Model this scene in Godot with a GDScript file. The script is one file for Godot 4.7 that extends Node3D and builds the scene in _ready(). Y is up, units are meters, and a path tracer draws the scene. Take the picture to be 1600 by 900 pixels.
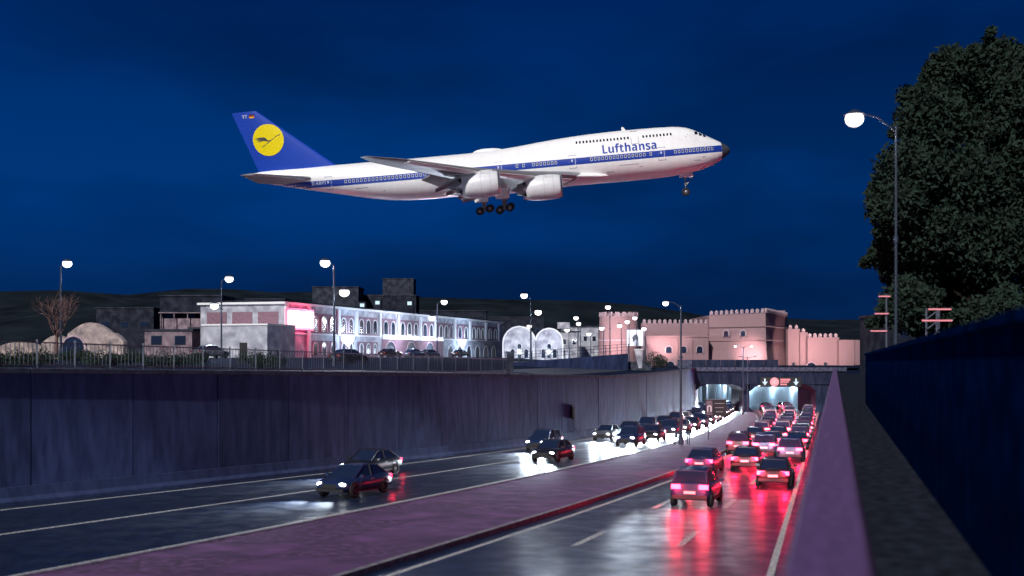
extends Node3D
# Night view over a sunken dual carriageway with an airliner passing low over a town.
# The origin is the photographer's eye; x right, y up, -z into the scene, metres.

var M := {}
var rng := RandomNumberGenerator.new()
var box_cache := {}

# ---------------------------------------------------------------- curves of the site (depth d = -z)
const WALL := [[10.0, -48.5], [30.0, -35.4], [51.4, -22.8], [60.0, -17.9], [71.0, -11.9], [85.0, -4.9], [109.0, 5.6], [137.0, 15.4], [171.0, 24.8], [204.0, 32.4]]
const MED_L := [[10.0, -24.4], [20.0, -19.3], [32.6, -13.2], [44.8, -7.6], [78.6, 6.3], [102.0, 14.6], [140.0, 25.4], [177.0, 34.4], [204.0, 40.7]]
const MED_R := [[10.0, -13.6], [20.0, -9.4], [32.6, -4.3], [53.0, 3.9], [74.0, 11.6], [100.0, 19.7], [127.0, 26.9], [168.0, 36.0], [204.0, 42.9]]

func curve(tab: Array, d: float) -> float:
	var n: int = tab.size()
	var i := 0
	while i < n - 2 and d > tab[i + 1][0]: i += 1
	var x0: float = tab[i][0]; var x1: float = tab[i + 1][0]
	var y0: float = tab[i][1]; var y1: float = tab[i + 1][1]
	var s := (y1 - y0) / (x1 - x0)
	var m0 := s; var m1 := s
	if i > 0: m0 = 0.5 * (s + (y0 - tab[i - 1][1]) / (x0 - tab[i - 1][0]))
	if i < n - 2: m1 = 0.5 * (s + (tab[i + 2][1] - y1) / (tab[i + 2][0] - x1))
	var t := (d - x0) / (x1 - x0); var h := x1 - x0
	if t < 0.0: return y0 + m0 * (d - x0)
	if t > 1.0: return y1 + m1 * (d - x1)
	var t2 := t * t; var t3 := t2 * t
	return (2 * t3 - 3 * t2 + 1) * y0 + (t3 - 2 * t2 + t) * h * m0 + (-2 * t3 + 3 * t2) * y1 + (t3 - t2) * h * m1

func bend(d: float) -> float:   # the road keeps turning left under the bridge
	if d <= 204.0: return 0.0
	var k := d - 204.0
	return 0.23 * k - 0.0024 * k * k
func wall_x(d: float) -> float: return curve(WALL, d) if d <= 204.0 else 32.4 + bend(d)
func med_l(d: float) -> float: return curve(MED_L, d) if d <= 204.0 else 40.7 + bend(d)
func med_r(d: float) -> float: return curve(MED_R, d) if d <= 204.0 else 42.9 + bend(d)
func edge_r(d: float) -> float: return 7.5 + 0.274 * (d - 32.6) if d <= 204.0 else 54.5 + bend(d)
func rwall_x(d: float) -> float: return 0.2806 * d - 0.26
func road_y(d: float) -> float: return -(5.5 + 0.0228 * d)
func wall_top(d: float) -> float: return maxf(0.5 - 0.0228 * d, -2.3)
func rtop(d: float) -> float: return -1.0 - 0.006 * d
func terrain_y(x: float, d: float) -> float:
	var s := wall_x(minf(d, 204.0)) - x
	return lerpf(wall_top(minf(d, 204.0)), -0.4, smoothstep(0.0, 40.0, s))
func W(px: float, py: float, d: float) -> Vector3: return Vector3((px - 800.0) / 1800.0 * d, (555.0 - py) / 1800.0 * d, -d)

# ---------------------------------------------------------------- materials
func img_noise(w: int, h: int, seed_: int, freq: float, lo: Color, hi: Color, sx := 1.0, sy := 1.0, oct := 5, fine := 0.0) -> ImageTexture:
	var n := FastNoiseLite.new(); n.seed = seed_; n.frequency = freq; n.fractal_octaves = oct
	var n2 := FastNoiseLite.new(); n2.seed = seed_ + 7; n2.frequency = 0.35; n2.fractal_octaves = 2
	var im := Image.create(w, h, false, Image.FORMAT_RGB8)
	for y in h:
		for x in w:
			# wrap round by blending
			var bx := float(x) / w; var by := float(y) / h
			var a := n.get_noise_2d(x * sx, y * sy); var b := n.get_noise_2d((x - w) * sx, y * sy)
			var c := n.get_noise_2d(x * sx, (y - h) * sy); var e := n.get_noise_2d((x - w) * sx, (y - h) * sy)
			var v := lerpf(lerpf(a, b, bx), lerpf(c, e, bx), by) * 1.5 + 0.5
			if fine > 0.0: v += n2.get_noise_2d(x, y) * fine
			im.set_pixel(x, y, lo.lerp(hi, clampf(v, 0.0, 1.0)))
	im.generate_mipmaps()
	return ImageTexture.create_from_image(im)

func mat(lin: Color, rough := 0.8, metal := 0.0, tex: Texture2D = null, scale := 0.25) -> StandardMaterial3D:
	var m := StandardMaterial3D.new()
	m.albedo_color = lin.linear_to_srgb(); m.roughness = rough; m.metallic = metal
	if tex:
		m.albedo_texture = tex; m.uv1_triplanar = true; m.uv1_world_triplanar = true; m.uv1_scale = Vector3(scale, scale, scale)
	return m
func glow(lin: Color, energy: float) -> StandardMaterial3D:
	var m := StandardMaterial3D.new()
	m.albedo_color = Color(0.6, 0.6, 0.6); m.roughness = 0.4
	m.emission_enabled = true; m.emission = lin.linear_to_srgb(); m.emission_energy_multiplier = energy
	return m

func make_materials():
	var stain := img_noise(256, 256, 3, 0.012, Color(0.62, 0.62, 0.66), Color(1, 1, 1), 1.0, 1.0, 5, 0.12)
	var streak := img_noise(512, 512, 11, 0.014, Color(0.66, 0.68, 0.72), Color(1, 1, 1), 1.6, 0.3, 5, 0.14)
	var course := img_noise(512, 512, 21, 0.012, Color(0.8, 0.78, 0.78), Color(1, 1, 1), 1.0, 2.2, 5, 0.2)
	var rough_t := img_noise(512, 512, 5, 0.008, Color(0.62, 0.62, 0.62), Color(1, 1, 1), 1.0, 1.0, 4, 0.06)
	var grain := img_noise(512, 512, 9, 0.02, Color(0.6, 0.6, 0.6), Color(1, 1, 1), 1.0, 1.0, 4, 0.4)
	M.asphalt = mat(Color(0.006, 0.017, 0.055), 0.46, 0.0, grain, 0.16)
	M.asphalt.roughness_texture = rough_t; M.asphalt.roughness_texture_channel = BaseMaterial3D.TEXTURE_CHANNEL_RED
	M.asphalt.metallic_specular = 0.6
	M.pavement = mat(Color(0.026, 0.032, 0.05), 0.95, 0.0, grain, 0.3)
	M.street = mat(Color(0.045, 0.055, 0.09), 0.75, 0.0, grain, 0.12)
	M.terrain = mat(Color(0.012, 0.022, 0.05), 0.95, 0.0, stain, 0.03)
	M.hill = mat(Color(0.017, 0.025, 0.032), 0.95, 0.0, stain, 0.01)
	M.paving = mat(Color(0.135, 0.05, 0.165), 0.85, 0.0, stain, 0.11)
	M.paving_b = mat(Color(0.12, 0.047, 0.15), 0.85, 0.0, grain, 0.2)
	M.paving_c = mat(Color(0.15, 0.06, 0.185), 0.85, 0.0, stain, 0.2)
	M.kerb = mat(Color(0.26, 0.24, 0.27), 0.8, 0.0, stain, 0.5)
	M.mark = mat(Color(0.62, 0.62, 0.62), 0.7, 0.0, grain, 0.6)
	M.con = []
	for k in 4:
		var v := [1.0, 0.86, 1.15, 0.95][k] as float
		M.con.append(mat(Color(0.062 * v, 0.088 * v, 0.2 * v), 0.95, 0.0, streak, 0.11 + 0.02 * k))
	M.coping = mat(Color(0.10, 0.11, 0.16), 0.85, 0.0, stain, 0.4)
	M.parapet = mat(Color(0.15, 0.068, 0.235), 0.9, 0.0, img_noise(512, 512, 41, 0.02, Color(0.5, 0.48, 0.55), Color(1, 1, 1), 1, 1, 5, 0.25), 0.9)
	M.beam = mat(Color(0.03, 0.038, 0.07), 0.85, 0.0, streak, 0.1)
	M.navy_wall = mat(Color(0.0, 0.016, 0.085), 1.0, 0.0, stain, 0.3)
	M.rail = mat(Color(0.09, 0.11, 0.15), 0.5, 0.4)
	M.pole = mat(Color(0.05, 0.065, 0.10), 0.45, 0.5)
	M.pole_dark = M.pole
	M.white_wall = mat(Color(0.56, 0.57, 0.63), 0.85, 0.0, stain, 0.12)
	M.white_trim = mat(Color(0.72, 0.72, 0.75), 0.8)
	M.pink_wall = mat(Color(0.30, 0.22, 0.25), 0.85, 0.0, stain, 0.15)
	M.brick = mat(Color(0.26, 0.15, 0.2), 0.9, 0.0, course, 0.25)
	M.fort = mat(Color(0.33, 0.205, 0.225), 0.92, 0.0, course, 0.42)
	M.merlon = mat(Color(0.55, 0.40, 0.43), 0.9, 0.0, stain, 0.5)
	M.cream = mat(Color(0.42, 0.33, 0.29), 0.9, 0.0, stain, 0.25)
	M.pane = mat(Color(0.012, 0.02, 0.045), 0.12); M.pane.metallic_specular = 0.7
	M.dark_house = mat(Color(0.036, 0.042, 0.06), 0.9, 0.0, stain, 0.1)
	M.dark_house_b = mat(Color(0.06, 0.068, 0.09), 0.9, 0.0, stain, 0.1)
	M.black = mat(Color(0.01, 0.011, 0.014), 0.6)
	M.rubber = mat(Color(0.012, 0.012, 0.013), 0.85)
	M.chrome = mat(Color(0.45, 0.46, 0.48), 0.3, 0.9)
	M.grey_metal = mat(Color(0.25, 0.26, 0.28), 0.45, 0.6)
	M.plate = mat(Color(0.6, 0.6, 0.58), 0.6)
	# aircraft
	var skin := img_noise(256, 256, 31, 0.03, Color(0.965, 0.965, 0.97), Color(1, 1, 1), 1, 1, 4, 0.02)
	M.skin = mat(Color(0.9, 0.9, 0.9), 0.34, 0.0, skin, 0.12); M.skin.uv1_world_triplanar = false; M.skin.clearcoat_enabled = true; M.skin.clearcoat = 0.3
	M.wing = mat(Color(0.30, 0.30, 0.32), 0.42, 0.2, skin, 0.2); M.wing.uv1_world_triplanar = false
	M.blue = mat(Color(0.004, 0.05, 0.42), 0.35); M.blue.clearcoat_enabled = true; M.blue.clearcoat = 0.3
	M.stripe = mat(Color(0.012, 0.045, 0.33), 0.38)
	M.yellow = mat(Color(0.85, 0.68, 0.0), 0.4)
	M.crane = mat(Color(0.05, 0.055, 0.075), 0.5)
	M.seam = mat(Color(0.25, 0.27, 0.33), 0.6)
	M.win_ring = mat(Color(0.5, 0.55, 0.7), 0.4)
	M.win_dark = mat(Color(0.01, 0.014, 0.03), 0.15)
	M.nacelle = mat(Color(0.74, 0.75, 0.77), 0.36, 0.0, skin, 0.25); M.nacelle.uv1_world_triplanar = false
	M.red = mat(Color(0.5, 0.02, 0.02), 0.5)
	M.gold = mat(Color(0.75, 0.45, 0.02), 0.5)
	# plants
	M.bark = mat(Color(0.03, 0.025, 0.023), 0.95, 0.0, grain, 1.0)
	M.pale_bark = mat(Color(0.22, 0.12, 0.11), 0.9, 0.0, grain, 1.0)
	M.leaf_dark = mat(Color(0.022, 0.036, 0.028), 0.95)
	M.leaf = mat(Color(0.026, 0.042, 0.03), 0.85)
	M.navy_wall.metallic_specular = 0.0
	for c in M.con: c.metallic_specular = 0.2
	for k in ["bark", "coping", "leaf", "leaf_dark", "hill", "terrain", "pavement", "dark_house", "dark_house_b", "beam"]: M[k].metallic_specular = 0.08
	# lamps
	M.lamp = glow(Color(1.0, 0.93, 0.92), 4.0)
	M.lamp_blue = glow(Color(0.85, 0.93, 1.0), 4.0)
	M.head = glow(Color(0.92, 0.96, 1.0), 9.0)
	M.tail = glow(Color(1.0, 0.03, 0.14), 3.5)
	M.lens_off = mat(Color(0.3, 0.03, 0.03), 0.3)
	M.sign_white = glow(Color(1.0, 0.86, 0.9), 3.2)
	M.sign_pink = glow(Color(1.0, 0.05, 0.18), 1.6)
	M.sign_letters = glow(Color(0.85, 0.93, 1.0), 1.8)
	M.led_red = glow(Color(1.0, 0.06, 0.1), 0.9)
	M.led_white = glow(Color(0.5, 0.8, 1.0), 0.8)
	M.red_bar = glow(Color(1.0, 0.08, 0.16), 0.7)
	M.paints = [mat(Color(0.012, 0.013, 0.018), 0.25, 0.2), mat(Color(0.16, 0.17, 0.19), 0.3, 0.5), mat(Color(0.5, 0.5, 0.5), 0.3), mat(Color(0.012, 0.025, 0.08), 0.25, 0.2), mat(Color(0.06, 0.008, 0.015), 0.28, 0.2)]
	for p in M.paints: p.clearcoat_enabled = true; p.clearcoat = 0.6

# ---------------------------------------------------------------- nodes
func numbered(called: String) -> String:
	if not has_node(NodePath(called)): return called
	var k := 1
	while has_node(NodePath("%s_%03d" % [called, k])): k += 1
	return "%s_%03d" % [called, k]
func tag(o: Node3D, label: String, category: String, group := ""):
	o.set_meta("label", label); o.set_meta("category", category)
	if group != "": o.set_meta("group", group)
func thing(called: String, label: String, category: String, at := Vector3.ZERO, turn := 0.0, group := "") -> Node3D:
	var o := Node3D.new(); o.name = numbered(called); add_child(o)
	o.position = at; o.rotation.y = turn
	tag(o, label, category, group)
	return o
func structure(called: String, mesh: Mesh, m: Material) -> MeshInstance3D:
	var o := MeshInstance3D.new(); o.name = numbered(called); o.mesh = mesh; o.material_override = m
	add_child(o); o.set_meta("kind", "structure")
	return o
func part(called: String, mesh: Mesh, m: Material, parent: Node, at := Vector3.ZERO) -> MeshInstance3D:
	var o := MeshInstance3D.new(); o.name = called; o.mesh = mesh; o.material_override = m; o.position = at
	parent.add_child(o, true)
	return o
func bm(size: Vector3) -> BoxMesh:
	var key := "%.3f %.3f %.3f" % [size.x, size.y, size.z]
	if not box_cache.has(key):
		var b := BoxMesh.new(); b.size = size; box_cache[key] = b
	return box_cache[key]
func boxp(called: String, size: Vector3, at: Vector3, m: Material, parent: Node) -> MeshInstance3D: return part(called, bm(size), m, parent, at)
func cyl(r0: float, r1: float, h: float, sides := 12) -> CylinderMesh:
	var c := CylinderMesh.new(); c.bottom_radius = r0; c.top_radius = r1; c.height = h; c.radial_segments = sides; c.rings = 1
	return c
func omni(parent: Node, at: Vector3, col: Color, e: float, size := 0.2):
	var l := OmniLight3D.new(); l.light_color = col; l.light_energy = e; l.omni_range = 150.0; l.omni_attenuation = 2.0; l.light_size = size; l.shadow_enabled = true
	l.position = at; l.name = "light"; parent.add_child(l, true)
func spot(parent: Node, at: Vector3, dir: Vector3, col: Color, e: float, angle: float, size := 0.1):
	var l := SpotLight3D.new(); l.light_color = col; l.light_energy = e; l.spot_range = 200.0; l.spot_attenuation = 2.0; l.spot_angle = angle; l.light_size = size; l.shadow_enabled = true
	l.name = "light"; parent.add_child(l, true)
	l.position = at
	var up := Vector3.UP if absf(dir.normalized().y) < 0.95 else Vector3.RIGHT
	l.basis = Basis.looking_at(dir, up)

# ---------------------------------------------------------------- mesh helpers
func st_new() -> SurfaceTool:
	var st := SurfaceTool.new(); st.begin(Mesh.PRIMITIVE_TRIANGLES); return st
func done(st: SurfaceTool) -> ArrayMesh:
	st.generate_normals(); return st.commit()
func tri(st: SurfaceTool, a: Vector3, b: Vector3, c: Vector3, sm := -1):
	st.set_smooth_group(sm)
	st.add_vertex(a); st.add_vertex(b); st.add_vertex(c)
func quad(st: SurfaceTool, a: Vector3, b: Vector3, c: Vector3, d: Vector3, sm := -1):
	tri(st, a, b, c, sm); tri(st, a, c, d, sm)
# joins rings of points (each ring closed) with smooth shading
func loft(rings: Array, caps := true, sm := 0, st: SurfaceTool = null) -> ArrayMesh:
	var own := st == null
	if own: st = st_new()
	for i in rings.size() - 1:
		var a: Array = rings[i]; var b: Array = rings[i + 1]
		var n: int = a.size()
		for j in n:
			var k := (j + 1) % n
			quad(st, a[j], b[j], b[k], a[k], sm)
	if caps:
		for e in [0, rings.size() - 1]:
			var r: Array = rings[e]
			var c := Vector3.ZERO
			for p in r: c += p
			c /= r.size()
			for j in r.size():
				var k: int = (j + 1) % r.size()
				if e == 0: tri(st, c, r[j], r[k], -1)
				else: tri(st, c, r[k], r[j], -1)
	return done(st) if own else null
func tube(st: SurfaceTool, pts: Array, rad: Array, sides := 6):
	var rings := []
	for i in pts.size():
		var dir: Vector3 = (pts[mini(i + 1, pts.size() - 1)] - pts[maxi(i - 1, 0)]).normalized()
		var u := dir.cross(Vector3.UP if absf(dir.y) < 0.9 else Vector3.RIGHT).normalized()
		var v := dir.cross(u).normalized()
		var ring := []
		for k in sides:
			var an := TAU * k / sides
			ring.append(pts[i] + (u * cos(an) + v * sin(an)) * (rad[i] as float))
		rings.append(ring)
	loft(rings, true, 0, st)
func tube_mesh(pts: Array, rad: Array, sides := 6) -> ArrayMesh:
	var st := st_new(); tube(st, pts, rad, sides); return done(st)
# lathe about the x axis; prof = [[x, r], ...]
func lathe_x(prof: Array, sides := 28, close := false) -> ArrayMesh:
	var rings := []
	for p in prof:
		var ring := []
		for k in sides:
			var an := TAU * k / sides
			ring.append(Vector3(p[0], cos(an) * (p[1] as float), sin(an) * (p[1] as float)))
		rings.append(ring)
	return loft(rings, close, 0)
# extrudes a flat outline (x, y) from z0 to z1
func extrude(pts: PackedVector2Array, z0: float, z1: float, st: SurfaceTool = null) -> ArrayMesh:
	var own := st == null
	if own: st = st_new()
	var idx := Geometry2D.triangulate_polygon(pts)
	for t in range(0, idx.size(), 3):
		var a := pts[idx[t]]; var b := pts[idx[t + 1]]; var c := pts[idx[t + 2]]
		tri(st, Vector3(a.x, a.y, z1), Vector3(c.x, c.y, z1), Vector3(b.x, b.y, z1))
		tri(st, Vector3(a.x, a.y, z0), Vector3(b.x, b.y, z0), Vector3(c.x, c.y, z0))
	for i in pts.size():
		var a := pts[i]; var b := pts[(i + 1) % pts.size()]
		quad(st, Vector3(a.x, a.y, z0), Vector3(a.x, a.y, z1), Vector3(b.x, b.y, z1), Vector3(b.x, b.y, z0))
	return done(st) if own else null
func arch_pts(w: float, h: float, n := 8, horseshoe := false) -> PackedVector2Array:
	var p := PackedVector2Array()
	p.append(Vector2(-w / 2, 0))
	var r := w / 2 * (1.0 if not horseshoe else 1.06)
	var cy := h - r
	for k in n + 1:
		var an := PI - PI * k / n
		p.append(Vector2(cos(an) * r, cy + sin(an) * r))
	p.append(Vector2(w / 2, 0))
	return p
func arch_frame(w: float, h: float, t: float, z0: float, z1: float) -> ArrayMesh:
	var a := arch_pts(w, h); var b := arch_pts(w + 2 * t, h + t)
	var st := st_new()
	for i in a.size() - 1:
		quad(st, Vector3(b[i].x, b[i].y, z1), Vector3(b[i + 1].x, b[i + 1].y, z1), Vector3(a[i + 1].x, a[i + 1].y, z1), Vector3(a[i].x, a[i].y, z1))
		quad(st, Vector3(a[i].x, a[i].y, z1), Vector3(a[i + 1].x, a[i + 1].y, z1), Vector3(a[i + 1].x, a[i + 1].y, z0), Vector3(a[i].x, a[i].y, z0))
		quad(st, Vector3(b[i].x, b[i].y, z0), Vector3(b[i + 1].x, b[i + 1].y, z0), Vector3(b[i + 1].x, b[i + 1].y, z1), Vector3(b[i].x, b[i].y, z1))
	return done(st)
# a sheet between two curves of depth
func sheet(fa: Callable, fb: Callable, fy: Callable, d0: float, d1: float, step: float, cols := 4) -> ArrayMesh:
	var st := st_new()
	var n := int(ceil((d1 - d0) / step))
	for i in n:
		var da := lerpf(d0, d1, float(i) / n); var db := lerpf(d0, d1, float(i + 1) / n)
		for j in cols:
			var u0 := float(j) / cols; var u1 := float(j + 1) / cols
			var p := []
			for q in [[da, u0], [db, u0], [db, u1], [da, u1]]:
				var x: float = lerpf(fa.call(q[0]), fb.call(q[0]), q[1])
				p.append(Vector3(x, fy.call(x, q[0]), -q[0]))
			quad(st, p[0], p[1], p[2], p[3], 0)
	return done(st)
# a beam of given section that follows a curve: outline points (offset to the right, height)
func sweep(fx: Callable, fy: Callable, sec: Array, d0: float, d1: float, step: float) -> ArrayMesh:
	var rings := []
	var n := maxi(1, int(ceil((d1 - d0) / step)))
	for i in n + 1:
		var d := lerpf(d0, d1, float(i) / n)
		var sl: float = (fx.call(d + 0.5) - fx.call(d - 0.5))
		var right := Vector3(1, 0, sl).normalized()
		var c := Vector3(fx.call(d), fy.call(d), -d)
		var ring := []
		for s in sec: ring.append(c + right * (s[0] as float) + Vector3.UP * (s[1] as float))
		rings.append(ring)
	return loft(rings, true, -1)

# ================================================================ scene
func _ready():
	rng.seed = 77
	var cam := Camera3D.new(); cam.name = "camera"; add_child(cam)
	var near := 0.1
	cam.set_frustum(near * 0.5, Vector2(0, near * 105.0 / 1800.0), near, 4000.0)
	cam.current = true
	var lens := CameraAttributesPhysical.new()
	lens.frustum_near = near; lens.frustum_far = 4000.0; lens.frustum_focal_length = 50.0
	lens.frustum_focus_distance = 150.0; lens.exposure_aperture = 0.75
	cam.attributes = lens
	cam.set_frustum(near * 0.5, Vector2(0, near * 105.0 / 1800.0), near, 4000.0)
	var env := Environment.new()
	env.background_mode = Environment.BG_SKY
	env.tonemap_mode = Environment.TONE_MAPPER_LINEAR
	env.tonemap_exposure = 1.0
	env.sdfgi_enabled = true; env.ssao_enabled = true; env.ssil_enabled = true
	var psm := PanoramaSkyMaterial.new(); psm.panorama = night_sky()
	var sky := Sky.new(); sky.sky_material = psm; env.sky = sky
	env.background_energy_multiplier = 1.0
	var we := WorldEnvironment.new(); we.environment = env; we.name = "world"; add_child(we)
	var sun := DirectionalLight3D.new(); sun.name = "moonlight"; sun.light_energy = 1.22; sun.light_color = Color(1.0, 0.985, 0.97); sun.light_angular_distance = 0.5; sun.shadow_enabled = true
	add_child(sun); sun.look_at_from_position(Vector3.ZERO, -Vector3(-0.33, 0.57, 0.74))
	make_materials()
	ground_and_roads()
	retaining_walls()
	bridge_and_tunnel()
	arcade_building()
	town()
	fort()
	right_side()
	airliner()
	traffic()
	lamps()
	fences_and_signs()
	plants()

func night_sky() -> ImageTexture:
	var n := FastNoiseLite.new(); n.seed = 4; n.frequency = 1.0; n.fractal_octaves = 5
	var w := 2048; var h := 1024
	var im := Image.create(w, h, false, Image.FORMAT_RGBF)
	var low := Color(0.001, 0.011, 0.050); var mid := Color(0.0, 0.029, 0.150); var top := Color(0.0, 0.012, 0.080)
	for y in h:
		var el := (0.5 - (y + 0.5) / h) * 180.0
		var c := low.lerp(mid, smoothstep(0.0, 7.5, el)).lerp(top, smoothstep(8.0, 20.0, el))
		for x in w:
			if y > h * 0.56: im.set_pixel(x, y, low); continue
			var az := TAU * x / w
			var e := deg_to_rad(el)
			var p := Vector3(cos(az) * cos(e), sin(e) * 3.4, sin(az) * cos(e)) * 2.0
			var v := clampf(n.get_noise_3dv(p) * 1.5 + 0.5, 0.0, 1.0)
			var f := 0.72 + 0.5 * v
			im.set_pixel(x, y, Color(linear_of(c.r * f), linear_of(c.g * f), linear_of(c.b * f)))
	return ImageTexture.create_from_image(im)
func linear_of(v: float) -> float: return v

# ---------------------------------------------------------------- ground, roads, median
func ground_and_roads():
	var pm := PlaneMesh.new(); pm.size = Vector2(6000, 6000)
	var g := structure("ground", pm, M.terrain); g.position = Vector3(0, -24, -1500)
	structure("terrain", sheet(func(_d): return -420.0, func(d): return wall_x(d) - 0.5, func(x, d): return terrain_y(x, d), 8.0, 206.0, 6.0, 60), M.terrain)
	structure("terrain", sheet(func(_d): return -700.0, func(_d): return 700.0, func(x, d): return terrain_y(x, d) - 0.02, 206.0, 760.0, 12.0, 90), M.terrain)
	structure("terrain", sheet(func(d): return rwall_x(d) + 0.44, func(_d): return 420.0, func(_x, d): return rtop(d) - 1.05, -6.0, 206.0, 8.0, 12), M.pavement)
	structure("street", sheet(func(d): return wall_x(d) - 15.0, func(d): return wall_x(d) - 3.0, func(x, d): return terrain_y(x, d) + 0.02, 20.0, 204.0, 4.0, 6), M.street)
	var ra := structure("road", sheet(func(d): return wall_x(d) + 0.1, func(d): return med_l(d), func(_x, d): return road_y(d), 6.0, 330.0, 3.0, 4), M.asphalt)
	var rb := structure("road", sheet(func(d): return med_r(d), func(d): return maxf(edge_r(d) + 1.9, rwall_x(minf(d, 204.0)) - 0.05 + bend(d)), func(_x, d): return road_y(d), 6.0, 330.0, 3.0, 4), M.asphalt)
	# median: slabs of mauve paving laid crosswise, with kerbs
	var med := Node3D.new(); med.name = "median"; add_child(med); med.set_meta("kind", "structure")
	part("bedding", sheet(func(d): return med_l(d) + 0.25, func(d): return med_r(d) - 0.25, func(_x, d): return road_y(d) + 0.14, 6.0, 203.0, 3.0, 2), M.paving_b, med)
	var d := 26.0
	var k := 0
	while d < 120.0:
		var ln := 3.0 + rng.randf() * 0.2
		part("paving_slab", sheet(func(q): return med_l(q) + 0.3, func(q): return lerpf(med_l(q), med_r(q), 0.5) - 0.015, func(_x, q): return road_y(q) + 0.155, d, d + ln - 0.03, 1.5, 1), [M.paving, M.paving_b, M.paving_c][rng.randi() % 3] if k % 3 else M.paving, med)
		part("paving_slab", sheet(func(q): return lerpf(med_l(q), med_r(q), 0.5) + 0.015, func(q): return med_r(q) - 0.3, func(_x, q): return road_y(q) + 0.155, d, d + ln - 0.03, 1.5, 1), [M.paving, M.paving_b, M.paving_c][rng.randi() % 3] if k % 2 else M.paving, med)
		d += ln; k += 1
	for side in 2:
		d = 24.0
		while d < 202.0:
			var ln := 2.0 if d < 80.0 else 6.0
			var fx := (func(q): return med_l(q) + 0.14) if side == 0 else (func(q): return med_r(q) - 0.14)
			part("kerb_stone", sweep(fx, func(q): return road_y(q), [[-0.14, -0.1], [-0.12, 0.15], [-0.09, 0.18], [0.14, 0.18], [0.14, -0.1]], d, d + ln - 0.025, 2.0), M.kerb, med)
			d += ln
	# painted marks; solid lines on the left carriageway are added to echo headlight trails
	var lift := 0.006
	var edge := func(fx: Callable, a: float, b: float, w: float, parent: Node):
		part("edge_or_trail_line", sheet(func(q): return fx.call(q) - w, func(q): return fx.call(q) + w, func(_x, q): return road_y(q) + lift, a, b, 3.0, 1), M.mark, parent)
	edge.call(func(q): return lerpf(wall_x(q), med_l(q), 0.12), 8.0, 300.0, 0.14, ra)  # added white line, paint in place of a headlight trail
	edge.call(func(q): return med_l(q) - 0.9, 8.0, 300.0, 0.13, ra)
	edge.call(func(q): return lerpf(wall_x(q), med_l(q), 0.525), 8.0, 300.0, 0.13, ra)  # added solid line between the lanes, drawn as another light trail
	edge.call(func(q): return med_r(q) + 0.8, 8.0, 300.0, 0.11, rb)
	edge.call(func(q): return edge_r(q) - 0.2, 8.0, 300.0, 0.11, rb)
	d = 23.0
	while d < 200.0:
		for u in [0.36, 0.68]:
			part("lane_dash", sheet(func(q): return lerpf(med_r(q), edge_r(q), u) - 0.13, func(q): return lerpf(med_r(q), edge_r(q), u) + 0.13, func(_x, q): return road_y(q) + lift, d + 4.0, d + 7.8, 2.0, 1), M.mark, rb)
		d += 11.5
	# dark hill ridge behind the town
	var st := st_new()
	var hn := FastNoiseLite.new(); hn.seed = 8; hn.frequency = 0.006; hn.fractal_octaves = 4
	var hy := func(x: float, q: float) -> float:
		var t := clampf((q - 330.0) / 420.0, 0.0, 1.0)
		var e := exp(-pow((x + 190.0) / 260.0, 2.0)) * 26.0 + exp(-pow((x - 420.0) / 300.0, 2.0)) * 16.0 + 9.0
		return -1.5 + smoothstep(0.0, 0.7, t) * (e + hn.get_noise_2d(x, q) * 14.0)
	for i in 70:
		for j in 14:
			var x0 := -900.0 + i * 26.0; var x1 := x0 + 26.0
			var q0 := 330.0 + j * 34.0; var q1 := q0 + 34.0
			quad(st, Vector3(x0, hy.call(x0, q0), -q0), Vector3(x0, hy.call(x0, q1), -q1), Vector3(x1, hy.call(x1, q1), -q1), Vector3(x1, hy.call(x1, q0), -q0), 0)
	structure("hill", done(st), M.hill)

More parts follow.
